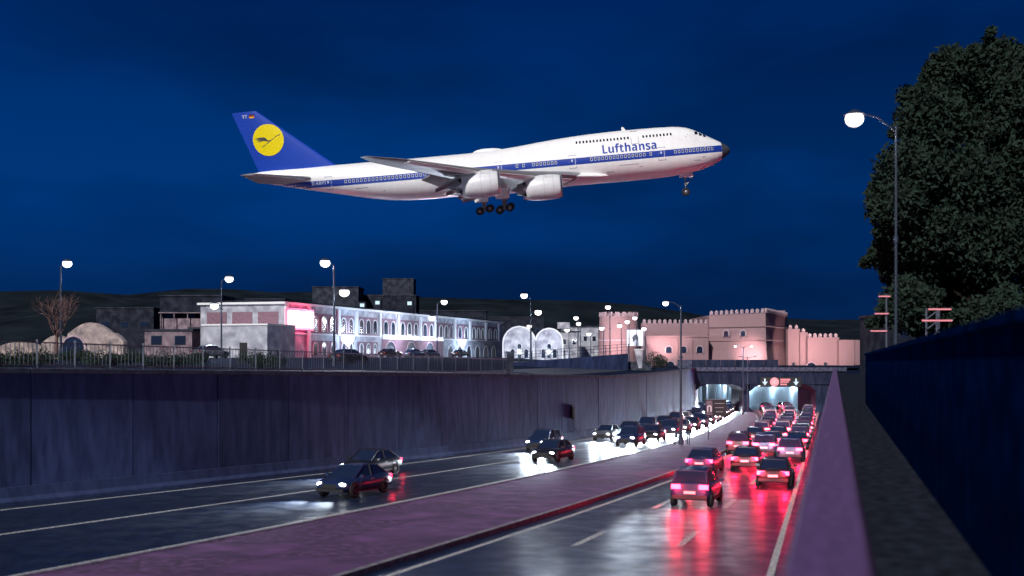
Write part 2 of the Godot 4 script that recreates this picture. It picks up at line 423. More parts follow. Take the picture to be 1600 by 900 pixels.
# ---------------------------------------------------------------- walls of the cutting
func retaining_walls():
	var w := thing("retaining_wall", "long stained concrete retaining wall along the white-lit carriageway, railing on top", "wall", Vector3.ZERO)
	# backing behind the joints
	part("wall_core", sweep(func(d): return wall_x(d) - 0.55, func(_d): return 0.0, [[-0.35, -13.0], [-0.35, -2.6], [0.35, -2.6], [0.35, -13.0]], 122.0, 204.0, 4.0), M.beam, w)
	var st := st_new()
	var rings := []
	for i in 60:
		var d := lerpf(10.0, 122.0, i / 59.0)
		var x := wall_x(d)
		rings.append([Vector3(x - 0.9, road_y(d) - 0.6, -d), Vector3(x - 0.9, wall_top(d) - 0.1, -d), Vector3(x - 0.2, wall_top(d) - 0.1, -d), Vector3(x - 0.2, road_y(d) - 0.6, -d)])
	loft(rings, true, -1, st)
	part("wall_core", done(st), M.beam, w)
	var d := 12.0
	var k := 0
	while d < 203.0:
		var sl := wall_x(d + 1.0) - wall_x(d)
		var ln := 6.0 / sqrt(1.0 + sl * sl)
		var e := minf(d + ln - 0.06, 204.0)
		var rr := []
		var out := rng.randf() * 0.03
		for i in 4:
			var q := lerpf(d, e, i / 3.0)
			var x := wall_x(q) + out
			rr.append([Vector3(x - 0.25, road_y(q) - 0.3, -q), Vector3(x - 0.25, wall_top(q) - 0.12, -q), Vector3(x - 0.02, wall_top(q) - 0.12, -q), Vector3(x, wall_top(q) - 0.14, -q), Vector3(x, road_y(q) - 0.3, -q)])
		part("wall_panel", loft(rr, true, -1), M.con[(k * 7 + k / 3) % 4], w)
		part("coping_stone", sweep(func(q): return wall_x(q) - 0.3, func(q): return wall_top(q), [[-0.4, -0.12], [-0.4, 0.1], [-0.35, 0.13], [0.42, 0.13], [0.46, 0.1], [0.46, -0.12]], d, e, 2.0), M.coping, w)
		d += ln; k += 1
	part("plinth", sweep(func(q): return wall_x(q) + 0.1, func(q): return road_y(q), [[-0.2, -0.2], [-0.2, 0.75], [0.06, 0.75], [0.14, 0.3], [0.3, 0.12], [0.32, -0.2]], 10.0, 204.0, 3.0), M.con[1], w)
	# right wall, seen from above along its parapet
	var r := thing("parapet_wall", "mauve rendered parapet wall running along the red-lit carriageway", "wall", Vector3.ZERO)
	part("wall_face", sweep(rwall_x, func(_q): return 0.0, [[0.05, -14.0], [0.05, -2.6], [0.4, -2.6], [0.4, -14.0]], -4.0, 204.0, 6.0), M.con[0], r)
	d = -4.0
	while d < 203.0:
		var ln := 2.5 if d < 60.0 else 8.0
		part("coping_stone", sweep(rwall_x, rtop, [[0.0, -2.0], [0.0, -0.03], [0.03, 0.0], [0.40, 0.0], [0.43, -0.03], [0.43, -2.0]], d, minf(d + ln - 0.008, 204.0), 2.5), M.parapet, r)
		d += ln
	# small service box and lamp on the left wall
	var b := thing("wall_box", "small dark service box fixed to the concrete retaining wall", "box", W(908, 645, 109.0))
	b.position.x = wall_x(109.0) + 0.17
	boxp("case", Vector3(0.3, 1.1, 1.2), Vector3.ZERO, M.black, b)
	boxp("hood", Vector3(0.45, 0.08, 1.3), Vector3(0.06, 0.6, 0), M.rail, b)
	boxp("conduit", Vector3(0.08, 1.3, 0.08), Vector3(0, -1.2, 0), M.rail, b)

# ---------------------------------------------------------------- bridge and underpass
func bridge_and_tunnel():
	var b := thing("road_bridge", "dark concrete road bridge crossing both carriageways with two openings", "bridge", Vector3.ZERO)
	var d := 204.0
	var top := -2.35; var bot := -5.15
	boxp("deck", Vector3(27.5, top - bot, 14.0), Vector3(45.2, (top + bot) / 2, -d - 7.0), M.beam, b)
	boxp("edge_beam", Vector3(27.9, 0.7, 0.35), Vector3(45.2, -2.5, -d + 0.15), M.coping, b)
	boxp("pillar", Vector3(0.95, 6.0, 12.0), Vector3(41.8, bot - 2.9, -d - 7.2), M.beam, b)
	boxp("abutment", Vector3(3.4, 6.0, 13.0), Vector3(55.6, bot - 2.9, -d - 6.8), M.beam, b)
	for h in [[32.4, 1.0], [41.4, -1.0], [42.2, 1.0], [54.0, -1.0]]:
		var s: float = h[1]
		part("haunch", extrude(PackedVector2Array([Vector2(0, 0), Vector2(s * 2.4, 0), Vector2(s * 0.9, -0.5), Vector2(0, -1.3)]), -6.0, 6.0), M.beam, b, Vector3(h[0], bot + 0.02, -d - 6.2))
	for i in 7:
		boxp("parapet_panel", Vector3(2.5, 1.55, 0.18), Vector3(30.6 + i * 2.56, top + 0.76, -d - 0.4), M.beam if i != 0 else M.coping, b)
	# the underpass beyond: walls, columns, ceiling, rows of lamps
	var t := Node3D.new(); t.name = "underpass"; add_child(t); t.set_meta("kind", "structure")
	var wm := mat(Color(0.42, 0.45, 0.48), 0.6)
	part("ceiling", sheet(func(q): return wall_x(q) - 2.0, func(q): return edge_r(q) + 3.5, func(_x, q): return road_y(q) + 5.5, 217.0, 330.0, 4.0, 2), M.beam, t)
	part("wall", sweep(func(q): return wall_x(q) - 0.2, road_y, [[-0.3, -0.2], [-0.3, 5.6], [0.3, 5.6], [0.3, -0.2]], 204.2, 330.0, 5.0), wm, t)
	part("wall", sweep(func(q): return edge_r(q) + 0.6, road_y, [[-0.3, -0.2], [-0.3, 5.6], [0.3, 5.6], [0.3, -0.2]], 218.0, 330.0, 5.0), wm, t)
	part("end_wall", bm(Vector3(60, 9, 0.5)), M.beam, t, Vector3(wall_x(330.0) + 8.0, road_y(330.0) + 3.0, -330.5))
	for i in 16:
		var q := 220.0 + i * 6.5
		part("column", cyl(0.35, 0.35, 5.6, 10), wm, t, Vector3(lerpf(med_l(q), med_r(q), 0.5), road_y(q) + 2.7, -q))
	part("plinth", sweep(func(q): return lerpf(med_l(q), med_r(q), 0.5), road_y, [[-0.7, -0.1], [-0.6, 0.5], [0.6, 0.5], [0.7, -0.1]], 218.0, 329.0, 5.0), M.coping, t)
	for i in 12:
		var q := 214.0 + i * 8.5
		var l := thing("tunnel_lamp", "small white lamp in the row along the underpass wall right of the pillar", "lamp", Vector3(edge_r(q) - 0.35, road_y(q) + 4.5, -q), 0.0, "lamps along the right underpass wall")
		boxp("lamp_lens", Vector3(0.5, 0.25, 0.9), Vector3.ZERO, M.lamp_blue, l)
		boxp("bracket", Vector3(0.5, 0.1, 0.2), Vector3(0.35, 0.18, 0), M.rail, l)
		if i % 2 == 0: omni(l, Vector3(-0.5, -0.3, 0), Color(0.72, 0.88, 1.0), 34.0, 0.3)
	for i in 10:
		var q := 218.0 + i * 9.0
		var l := thing("tunnel_lamp", "small white lamp in the ceiling row of the left underpass tube", "lamp", Vector3(med_l(q) - 1.6, road_y(q) + 5.0, -q), 0.0, "lamps in the left underpass tube")
		boxp("lamp_lens", Vector3(0.4, 0.15, 1.2), Vector3.ZERO, M.lamp_blue, l)
		boxp("stem", Vector3(0.08, 0.5, 0.08), Vector3(0, 0.3, 0), M.rail, l)
		if i % 2 == 0: omni(l, Vector3(0, -0.3, 0), Color(0.8, 0.9, 1.0), 34.0, 0.3)
	# gantry sign on the bridge face
	var g := thing("message_sign", "black lane sign with white arrows, red disc and red lettering on the bridge", "sign", W(1220, 597, 203.4))
	boxp("panel", Vector3(7.2, 1.7, 0.3), Vector3.ZERO, M.black, g)
	for s in [-1, 1]:
		var a := Node3D.new(); a.name = "arrow_sign"; g.add_child(a, true); a.position = Vector3(s * 2.75 - 0.1, 0, 0.17)
		part("arrow_sign", extrude(PackedVector2Array([Vector2(-0.13, 0.6), Vector2(0.13, 0.6), Vector2(0.13, 0.0), Vector2(0.5, 0.1), Vector2(0, -0.6), Vector2(-0.5, 0.1), Vector2(-0.13, 0.0)]), 0.0, 0.04), M.led_white, a)
	var disc := cyl(0.78, 0.78, 0.06, 24)
	var dd := part("disc_sign", disc, M.led_red, g, Vector3(-1.15, 0.02, 0.18)); dd.rotation.x = PI / 2
	for y in [0.25, 0.0, -0.25]:
		boxp("disc_sign_bar", Vector3(0.7, 0.1, 0.05), Vector3(-1.15, y, 0.21), M.plate, g)
	for row in 3:
		var x := -0.1
		var y := [0.42, 0.02, -0.4][row] as float
		var lim := [1.55, 1.25, 1.0][row] as float
		while x < lim:
			var wd := 0.1 + rng.randf() * 0.14
			boxp("sign_letter", Vector3(wd, [0.34, 0.22, 0.26][row], 0.04), Vector3(x + wd / 2, y, 0.18), M.led_red, g)
			x += wd + 0.05

# ---------------------------------------------------------------- long white arcade building
func arch_window(parent: Node, x: float, y: float, w: float, h: float, z: float, frame_m: Material, t := 0.16):
	var f := Node3D.new(); f.name = "window"; parent.add_child(f, true); f.position = Vector3(x, y, z)
	part("pane", extrude(arch_pts(w, h), 0.01, 0.03), M.pane, f)
	part("frame", arch_frame(w, h, t * 0.6, 0.0, 0.14), frame_m, f)
func arcade_building():
	var b := thing("arcade_building", "long two-storey white building with arched windows in brick panels", "building", Vector3(-36, -0.5, -182))
	b.basis = Basis(Vector3(0.28656, 0, -0.95806), Vector3.UP, Vector3(0.95806, 0, 0.28656))
	boxp("wall", Vector3(117, 8.6, 15), Vector3(58.5, 4.3, -7.5), M.white_wall, b)
	boxp("cornice", Vector3(117.8, 0.35, 15.8), Vector3(58.5, 8.78, -7.5), M.white_trim, b)
	boxp("roof", Vector3(116.4, 0.3, 14.4), Vector3(58.5, 9.1, -7.5), M.dark_house, b)
	boxp("string_course", Vector3(117.2, 0.22, 0.3), Vector3(58.5, 4.0, 0.12), M.white_trim, b)
	var bays := [[9.1, 18.9, 3], [20.2, 26.4, 2], [27.8, 37.1, 3], [38.9, 46.2, 2], [47.5, 58.3, 3], [59.8, 67.3, 2], [69.7, 79.6, 3], [81.7, 90.2, 2], [92.1, 102.3, 3], [104.3, 112.7, 2]]
	for i in bays.size():
		var a: float = bays[i][0]; var e: float = bays[i][1]; var n: int = bays[i][2]
		var w := e - a
		boxp("brick_panel", Vector3(w - 0.3, 3.3, 0.1), Vector3((a + e) / 2, 5.85, 0.03), M.brick, b)
		for k in n: arch_window(b, a + w * (k + 0.5 + (0.0 if n == 3 else 0.0)) / n, 4.45, minf(w / n * 0.6, 2.0), 2.55, 0.09, M.white_trim, 0.2)
		boxp("pilaster", Vector3(0.9, 4.5, 0.4), Vector3(e + 0.75, 6.2, 0.15), M.white_trim, b)
		if i < 3:
			boxp("brick_panel", Vector3(w - 0.3, 2.9, 0.1), Vector3((a + e) / 2, 1.5, 0.03), M.brick, b)
			for k in n: arch_window(b, a + w * (k + 0.5) / n, 0.6, minf(w / n * 0.5, 1.7), 2.0, 0.09, M.white_trim, 0.18)
	# ground floor: three wide arches in brick, then six white ones
	boxp("brick_panel", Vector3(34, 3.7, 0.12), Vector3(56.0, 1.9, 0.04), M.brick, b)
	for x in [43.0, 53.8, 64.4]: arch_window(b, x, 0.02, 5.4, 3.1, 0.11, M.merlon, 0.45)
	for k in 6: arch_window(b, 77.5 + k * 6.4, 0.02, 3.4, 2.7, 0.02, M.white_trim, 0.3)
	for x in [0.5, 8.3]: boxp("pilaster", Vector3(0.9, 8.6, 0.4), Vector3(x, 4.3, 0.15), M.white_trim, b)
	boxp("awning", Vector3(7.5, 0.2, 1.2), Vector3(97.0, 3.6, 0.6), M.grey_metal, b)
	boxp("awning", Vector3(6.5, 0.2, 1.2), Vector3(107.0, 3.6, 0.6), M.grey_metal, b)
	# side face: upper windows
	for k in 3:
		boxp("side_panel", Vector3(0.1, 2.6, 3.6), Vector3(-0.03, 6.1, -2.8 - k * 4.6), M.brick, b)
	# lower annexe in front of the side face
	var an := thing("annexe", "low plain white block built against the end of the arcade building", "building", Vector3(-36, -0.5, -182))
	an.basis = b.basis
	boxp("wall", Vector3(9.0, 5.0, 11.0), Vector3(-4.6, 2.5, -3.5), M.white_wall, an)
	boxp("roof", Vector3(9.3, 0.25, 11.3), Vector3(-4.6, 5.12, -3.5), M.white_trim, an)
	boxp("door", Vector3(0.08, 2.4, 1.3), Vector3(-9.13, 1.2, -2.0), M.black, an)
	# glowing advertising screen
	var s := thing("advertising_screen", "glowing white and pink advertising screen on the corner of the white building", "screen", b.position + b.basis * Vector3(4.6, 6.3, 0.5))
	s.basis = b.basis
	boxp("screen_panel", Vector3(8.6, 2.6, 0.2), Vector3(0, 0, 0.1), M.sign_white, s)
	boxp("frame", Vector3(9.6, 3.4, 0.25), Vector3(0, 0, -0.12), M.sign_pink, s)
	boxp("bracket", Vector3(0.2, 0.6, 0.4), Vector3(-2.5, -1.9, -0.2), M.rail, s)
	boxp("bracket", Vector3(0.2, 0.6, 0.4), Vector3(2.5, -1.9, -0.2), M.rail, s)
	omni(s, Vector3(0, 0, 1.8), Color(1.0, 0.25, 0.42), 40.0, 1.2)
	# illuminated shop sign and two small emblem signs
	var row := thing("illuminated_sign", "long row of glowing white letters above the three wide arches", "sign", b.position + b.basis * Vector3(38.5, 3.55, 0.35))
	row.basis = b.basis
	boxp("backing", Vector3(34, 0.9, 0.1), Vector3(17, 0.45, -0.05), M.white_trim, row)
	var x := 0.6
	while x < 33.0:
		var wd := 0.35 + rng.randf() * 0.7
		var hh := 0.3 + rng.randf() * 0.4
		if rng.randf() < 0.86: boxp("sign_letter", Vector3(wd, hh, 0.08), Vector3(x + wd / 2, 0.42, 0.05), M.sign_letters, row)
		x += wd + 0.28
	omni(row, Vector3(8, 0.6, 3.4), Color(0.86, 0.92, 1.0), 60.0, 0.6)
	omni(row, Vector3(25, 0.6, 3.4), Color(0.86, 0.92, 1.0), 60.0, 0.6)
	for q in [[22.9, "glowing irregular emblem sign between brick window bays of the white building"], [84.5, "glowing irregular emblem sign above the six small white arches"]]:
		var e := thing("emblem_sign", q[1], "sign", b.position + b.basis * Vector3(q[0], 3.1, 0.3))
		e.basis = b.basis
		var st := st_new()
		extrude(PackedVector2Array([Vector2(-2.6, 0.9), Vector2(2.6, 1.0), Vector2(2.2, -0.1), Vector2(0.9, -0.7), Vector2(0.2, -1.1), Vector2(-0.8, -0.6), Vector2(-2.3, -0.2)]), 0.0, 0.2, st)
		part("sign_panel", done(st), M.sign_letters, e)
		for k in 5: boxp("sign_stroke", Vector3(0.16, 0.5 + 0.1 * (k % 2), 0.06), Vector3(-1.6 + k * 0.8, 0.45, 0.22), M.rail, e)
		omni(e, Vector3(0, -0.2, 3.6), Color(0.8, 0.9, 1.0), 80.0, 0.8)

# ---------------------------------------------------------------- other houses
func block_house(called: String, label: String, px0: float, px1: float, py_top: float, d: float, depth: float, m: Material, win := 0, group := "", lit := false) -> Node3D:
	var x0 := (px0 - 800.0) / 1800.0 * d; var x1 := (px1 - 800.0) / 1800.0 * d
	var cx := (x0 + x1) / 2
	var base := terrain_y(cx, d) - 0.4
	if d > 330.0: base = -1.0
	var h := (555.0 - py_top) / 1800.0 * d - base
	var b := thing(called, label, "house", Vector3(cx, base, -d), 0.0, group)
	var w := x1 - x0
	boxp("wall", Vector3(w, h, depth), Vector3(0, h / 2, -depth / 2), m, b)
	boxp("roof", Vector3(w + 0.4, 0.3, depth + 0.4), Vector3(0, h + 0.15, -depth / 2), M.dark_house_b, b)
	for i in win:
		var f := Node3D.new(); f.name = "window"; b.add_child(f, true); f.position = Vector3(-w / 2 + w * (i + 0.5) / win, h * 0.68, 0)
		boxp("frame", Vector3(w / win * 0.4 + 0.2, 1.5, 0.12), Vector3(0, 0, 0.03), M.dark_house_b if not lit else M.white_trim, f)
		boxp("pane", Vector3(w / win * 0.4, 1.3, 0.06), Vector3(0, 0, 0.09), M.pane, f)
	return b
func town():
	var g1 := "dark houses on the slope behind the white building"
	block_house("town_house", "pale mauve low house beside the annexe of the white building", 296, 388, 514, 196.0, 9.0, M.pink_wall, 3)
	block_house("town_house", "long mauve garden house wall behind the railing, beside bare shrubs", 226, 300, 517, 190.0, 8.0, M.pink_wall, 2)
	var bal := block_house("town_house", "dark house with a pink lit balcony storey above the low mauve houses", 250, 345, 463, 240.0, 12.0, M.dark_house, 3)
	boxp("balcony_wall", Vector3(8.4, 2.3, 0.4), Vector3(-1.6, 7.3, 0.3), M.pink_wall, bal)
	boxp("balcony_slab", Vector3(9.2, 0.25, 1.6), Vector3(-1.6, 6.0, 0.7), M.white_trim, bal)
	boxp("balcony_roof", Vector3(9.2, 0.2, 1.8), Vector3(-1.6, 9.6, 0.7), M.pink_wall, bal)
	for k in 4: boxp("balcony_post", Vector3(0.18, 3.4, 0.18), Vector3(-5.8 + k * 2.8, 7.8, 1.3), M.pink_wall, bal)
	block_house("town_house", "dark flat-roofed house left of the pink balcony house", 150, 240, 482, 290.0, 14.0, M.dark_house, 3, g1)
	block_house("town_house", "small pale flat-roofed house peeping over the white building's end", 383, 445, 468, 300.0, 10.0, M.dark_house_b, 3)
	block_house("town_house", "dark house with a stepped flat roof behind the pole with two lamps", 488, 560, 449, 380.0, 14.0, M.dark_house_b, 4)
	block_house("town_house", "dark wide house behind the middle of the white building", 560, 650, 462, 390.0, 14.0, M.dark_house, 5)
	block_house("town_house", "slim bluish tower house on the far slope", 598, 646, 436, 470.0, 12.0, M.dark_house_b, 4)
	block_house("town_house", "dark long house behind the far end of the white building", 655, 760, 486, 420.0, 14.0, M.dark_house, 6)
	block_house("town_house", "dark far house right of the long dark house", 762, 850, 496, 460.0, 14.0, M.dark_house, 4)
	for q in [[566, 477, 300.0], [590, 473, 300.0], [640, 474, 300.0]]:
		var p := W(q[0], q[1], q[2])
		var l := thing("lit_window", "small lit dormer window above the white building's roof", "window", p, 0.0, "lit dormer windows above the roof")
		boxp("lamp_pane", Vector3(1.1, 0.9, 0.1), Vector3(0, 0, 0.3), M.led_white, l)
		boxp("dormer", Vector3(2.0, 9.0, 2.5), Vector3(0, -3.6, -1.0), M.dark_house, l)
	# white halls with rounded gables
	for q in [[785.0, 838.0, 509.0, "white hall with rounded gable next to the arcade building"], [836.0, 880.0, 512.0, "smaller white hall with rounded gable behind double lamp pole"]]:
		var d := 262.0
		var x0: float = (q[0] - 800.0) / 1800.0 * d; var x1: float = (q[1] - 800.0) / 1800.0 * d
		var w := x1 - x0
		var h: float = (555.0 - q[2]) / 1800.0 * d + 2.2
		var c := (x0 + x1) / 2
		var hall := thing("white_hall", q[3], "hall", Vector3(c, -2.2, -d))
		part("gable_wall", extrude(arch_pts(w, h, 14), -14.0, 0.0), M.white_wall, hall)
		part("gable_trim", arch_frame(w - 0.5, h - 0.3, 0.25, 0.0, 0.2), M.white_trim, hall)
		for k in 3: arch_window(hall, (k - 1) * w * 0.2, 1.6, 0.9, 2.0 + (1.2 if k == 1 else 0.0), 0.02, M.white_trim, 0.14)
		boxp("link_wall", Vector3(w * 0.3, 3.4, 6.0), Vector3(w * 0.62, 1.7, -4.0), M.white_wall, hall)
		omni(hall, Vector3(0, 3.0, 7.0), Color(0.85, 0.92, 1.0), 20.0, 0.5)
		var cap := boxp("wall_lamp", Vector3(0.4, 0.25, 0.4), Vector3(0, 3.0, 6.95), M.lamp_blue, hall)
		boxp("lamp_arm", Vector3(0.08, 0.08, 6.9), Vector3(0, 0.2, -3.4), M.pole, cap)
	block_house("town_house", "white three-storey block with rows of small windows left of the round tower", 880, 935, 511, 300.0, 14.0, M.white_wall, 4, "", true)
	var tw := block_house("town_house", "narrow white house with a rooftop room beside rounded halls", 858, 905, 519, 285.0, 10.0, M.white_wall, 3, "", true)
	boxp("roof_room", Vector3(3.0, 1.6, 3.0), Vector3(0, 9.2, -4.0), M.white_wall, tw)
	# raised approach road with its own wall
	var r := thing("ramp_wall", "low bluish concrete wall of the raised approach road left of the bridge", "wall", Vector3.ZERO)
	for k in 10:
		var rr := []
		for t in [0.0, 0.99]:
			var u: float = k + t
			var x := (790 + u * 21.0 - 800.0) / 1800.0 * 150.0
			var z := -150.0 - u * 1.5
			var h0 := -1.05 + u * 0.13
			rr.append([Vector3(x, -4.0, z), Vector3(x, h0, z), Vector3(x, h0, z - 0.4), Vector3(x, -4.0, z - 0.4)])
		part("wall_panel", loft(rr, true, -1), M.con[k % 4], r)
	boxp("road_fill", Vector3(20.0, 1.6, 10.0), Vector3(10.0, -1.75, -171.0), M.street, r)
	var p := thing("gate_pier", "leaning white concrete pier at the end of the ramp railing", "pier", W(1000, 575, 152.0))
	part("shaft", extrude(PackedVector2Array([Vector2(-0.2, 0), Vector2(0.25, 0), Vector2(0.3, 2.4), Vector2(-0.75, 2.4)]), -0.3, 0.3), M.white_wall, p)
	boxp("cap", Vector3(1.2, 0.12, 0.7), Vector3(-0.2, 2.46, 0), M.white_trim, p)
	var gp := thing("gate_pier", "dark square stone pier between railing and ramp", "pier", W(797, 560, 118.0))
	gp.position.y = terrain_y(gp.position.x, 118.0)
	boxp("shaft", Vector3(0.7, 2.2, 0.7), Vector3(0, 1.1, 0), M.dark_house_b, gp)
	boxp("cap", Vector3(0.85, 0.15, 0.85), Vector3(0, 2.27, 0), M.coping, gp)
	# warm lit garden wall with arch and vaulted roofs at far left
	var gw := thing("garden_wall", "warm lit cream wall with vaulted humps behind the railing, beside bare tree", "wall", Vector3(0, 0, 0))
	for q in [[-10.0, 70.0, 534.0], [66.0, 112.0, 524.0], [108.0, 178.0, 504.0], [160.0, 196.0, 520.0]]:
		var d := 118.0
		var x0: float = (q[0] - 800.0) / 1800.0 * d; var x1: float = (q[1] - 800.0) / 1800.0 * d
		var h: float = (555.0 - q[2]) / 1800.0 * d + 0.9
		var pts := PackedVector2Array([Vector2(x0, 0)])
		for k in 11:
			var t := k / 10.0
			pts.append(Vector2(lerpf(x0, x1, t), h * (0.72 + 0.28 * sin(PI * t))))
		pts.append(Vector2(x1, 0))
		part("wall_section", extrude(pts, -1.2, 0.0), M.cream, gw, Vector3(0, -0.9, -d + q[0] * 0.004))
	arch_window(gw, (112 + 6 - 800.0) / 1800.0 * 118.0, -0.7, 2.2, 2.6, -117.5, M.merlon, 0.3)

# ---------------------------------------------------------------- fort
func merlons(parent: Node, a: Vector3, b: Vector3, w: float, h: float, t: float, gap: float):
	var ln := a.distance_to(b)
	var n := int(ln / (w + gap))
	var dir := (b - a).normalized()
	var st := st_new()
	extrude(PackedVector2Array([Vector2(-w / 2, 0), Vector2(w / 2, 0), Vector2(w / 2, h * 0.7), Vector2(0.0, h), Vector2(-w / 2, h * 0.7)]), -t / 2, t / 2, st)
	var m := done(st)
	for i in n:
		var o := part("merlon", m, M.merlon, parent, a + (b - a) * ((i + 0.5) / n))
		o.basis = Basis(Vector3(dir.x, 0, dir.z).normalized(), Vector3.UP, Vector3(dir.x, 0, dir.z).normalized().cross(Vector3.UP))
func fort_window(parent: Node, x: float, y: float, w: float, h: float, z: float):
	var f := Node3D.new(); f.name = "window"; parent.add_child(f, true); f.position = Vector3(x, y, z)
	part("pane", extrude(arch_pts(w, h), 0.01, 0.04), M.pane, f)
	part("frame", arch_frame(w, h, 0.22, 0.0, 0.3), M.merlon, f)
func fort():
	var d := 262.0
	# bastion with battered corner, its right face turning away
	var b := thing("fort_bastion", "tall pink brick bastion with battlements behind the bridge", "fort", Vector3.ZERO)
	var base := -3.2
	var a0 := W(1108, 572, d); var a1 := W(1196, 572, d - 6.0); var a2 := W(1230, 572, d + 12.0)
	var hl := 9.1; var hr := 9.5
	var foot := [a0, a1, a2, a2 + Vector3(0, 0, -14), a0 + Vector3(0, 0, -26)]
	var rings := []
	for lv in [[base, 1.0], [1.0, 0.35], [4.6, 0.12], [hl, 0.0]]:
		var ring := []
		for i in foot.size():
			var p: Vector3 = foot[i]
			var o: Vector3 = (p - Vector3(47, 0, -274)).normalized() * (lv[1] as float)
			ring.append(Vector3(p.x + o.x, lv[0] + (hr - hl if i == 1 and lv[0] == hl else 0.0), p.z + o.z))
		rings.append(ring)
	part("wall", loft(rings, true, -1), M.fort, b)
	for lv in [3.3, 6.4]:
		var pts := []
		for p in [a0, a1, a2]: pts.append(Vector3(p.x, lv, p.z) + (p - Vector3(47, 0, -274)).normalized() * 0.25)
		part("string_course", tube_mesh(pts, [0.16, 0.16, 0.16], 6), M.fort, b)
	merlons(b, Vector3(a0.x, hl, a0.z), Vector3(a1.x, hr, a1.z), 0.75, 1.0, 0.5, 0.35)
	merlons(b, Vector3(a1.x, hr, a1.z), Vector3(a2.x, hl, a2.z), 0.75, 1.0, 0.5, 0.35)
	var fr := Node3D.new(); fr.name = "front_face"; b.add_child(fr); fr.position = Vector3(a0.x, 0, a0.z)
	var dx := (a1 - a0); dx.y = 0
	fr.basis = Basis(dx.normalized(), Vector3.UP, dx.normalized().cross(Vector3.UP))
	for u in [0.32, 0.62]:
		part("window_frame", arch_frame(1.0, 1.3, 0.35, -0.2, 0.45), M.merlon, fr, Vector3(dx.length() * u, 4.2, 0.2))
		part("window_pane", extrude(arch_pts(1.0, 1.3), 0.0, 0.25), M.pane, fr, Vector3(dx.length() * u, 4.2, 0.1))
	boxp("roof_turret", Vector3(2.4, 1.6, 2.4), Vector3(a2.x - 1.2, hl + 0.8, a2.z - 3.0), M.fort, b)
	# curtain wall left, with a lower range in front
	var c := thing("fort_wall", "long pale pink battlemented wall between the round tower and the bastion", "fort", Vector3.ZERO)
	var c0 := W(1003, 505, d + 2.0); var c1 := W(1108, 503, d + 2.0)
	boxp("wall", Vector3(c1.x - c0.x, c0.y + 3.2, 2.0), Vector3((c0.x + c1.x) / 2, (c0.y - 3.2) / 2, -d - 3.0), M.fort, c)
	merlons(c, Vector3(c0.x, c0.y, -d - 2.6), Vector3(c1.x, c0.y, -d - 2.6), 0.7, 0.95, 0.5, 0.45)
	var rg := thing("fort_range", "low pink range with small arched windows in front of the battlemented wall", "building", Vector3.ZERO)
	var r0 := W(1010, 527, d - 4.0); var r1 := W(1107, 527, d - 4.0)
	boxp("wall", Vector3(r1.x - r0.x, r0.y + 3.0, 3.0), Vector3((r0.x + r1.x) / 2, (r0.y - 3.0) / 2, -d + 2.5), M.fort, rg)
	boxp("roof", Vector3(r1.x - r0.x + 0.3, 0.3, 3.4), Vector3((r0.x + r1.x) / 2, r0.y + 0.15, -d + 2.5), M.fort, rg)
	for px in [1045, 1068, 1093]: fort_window(rg, (px - 800.0) / 1800.0 * (d - 4.0), 0.5, 1.3, 1.5, -d + 4.02)
	for px in [1058, 1081]: boxp("buttress", Vector3(0.3, 6.4, 0.3), Vector3((px - 800.0) / 1800.0 * (d - 4.0), 0.3, -d + 4.1), M.fort, rg)
	for px in [1047, 1070, 1094]: fort_window(rg, (px - 800.0) / 1800.0 * (d - 4.0), -3.0, 2.0, 1.6, -d + 4.02)
	# walls falling away to the right
	var w := thing("fort_wall", "stepped pink wall falling away right of the bastion towards the parapet", "fort", Vector3.ZERO)
	var segs := [[1231, 1250, 514, 267.0], [1250, 1262, 519, 266.0], [1262, 1311, 527, 264.0], [1311, 1341, 531, 262.0]]
	for i in segs.size():
		var s: Array = segs[i]
		var p0 := W(s[0], s[2], s[3]); var p1 := W(s[1], s[2], s[3])
		var h := p0.y + 3.4
		boxp("wall_section", Vector3(p1.x - p0.x, h, 2.2), Vector3((p0.x + p1.x) / 2, p0.y - h / 2, -s[3] - 1.0), M.fort, w)
		if i < 3: merlons(w, Vector3(p0.x, p0.y, -s[3] - 0.6), Vector3(p1.x, p0.y, -s[3] - 0.6), 0.7, 0.95, 0.5, 0.4)
	fort_window(w, (1267 - 800.0) / 1800.0 * 264.0, -3.3, 2.2, 1.6, -263.85)
	boxp("pier", Vector3(1.0, 5.6, 1.0), Vector3((1339 - 800.0) / 1800.0 * 261.0, 0.6, -261.0), M.fort, w)
	# round tower with banner
	var t := thing("round_tower", "round pink battlemented tower left of the long fort wall", "tower", W(967, 552, 268.0))
	t.position.y = -2.6
	var hgt := (555.0 - 495.0) / 1800.0 * 268.0 + 2.6
	part("shaft", cyl(4.9, 4.5, hgt, 28), M.fort, t, Vector3(0, hgt / 2, 0))
	part("string_course", cyl(4.9, 4.9, 0.35, 28), M.merlon, t, Vector3(0, hgt * 0.52, 0))
	for k in 18:
		var an := TAU * k / 18
		var o := boxp("merlon", Vector3(0.9, 1.0, 0.4), Vector3(cos(an) * 4.4, hgt + 0.5, sin(an) * 4.4), M.merlon, t)
		o.rotation.y = -an + PI / 2
	var bn := thing("banner", "large pale banner with a dark figure hanging beside the round tower", "banner", W(992, 528, 258.0))
	boxp("cloth", Vector3(3.6, 3.6, 0.05), Vector3.ZERO, M.white_trim, bn)
	boxp("rod", Vector3(4.0, 0.12, 0.12), Vector3(0, 1.85, 0), M.rail, bn)
	part("figure", extrude(PackedVector2Array([Vector2(-0.5, -1.0), Vector2(0.1, -0.3), Vector2(0.6, -0.9), Vector2(0.7, 0.1), Vector2(0.3, 0.9), Vector2(-0.2, 0.7), Vector2(-0.7, 0.2)]), 0.0, 0.02), M.crane, bn, Vector3(0.1, 0, 0.03))
	for s in [-1, 1]: boxp("post", Vector3(0.15, 7.0, 0.15), Vector3(s * 1.9, -1.6, -0.1), M.rail, bn)
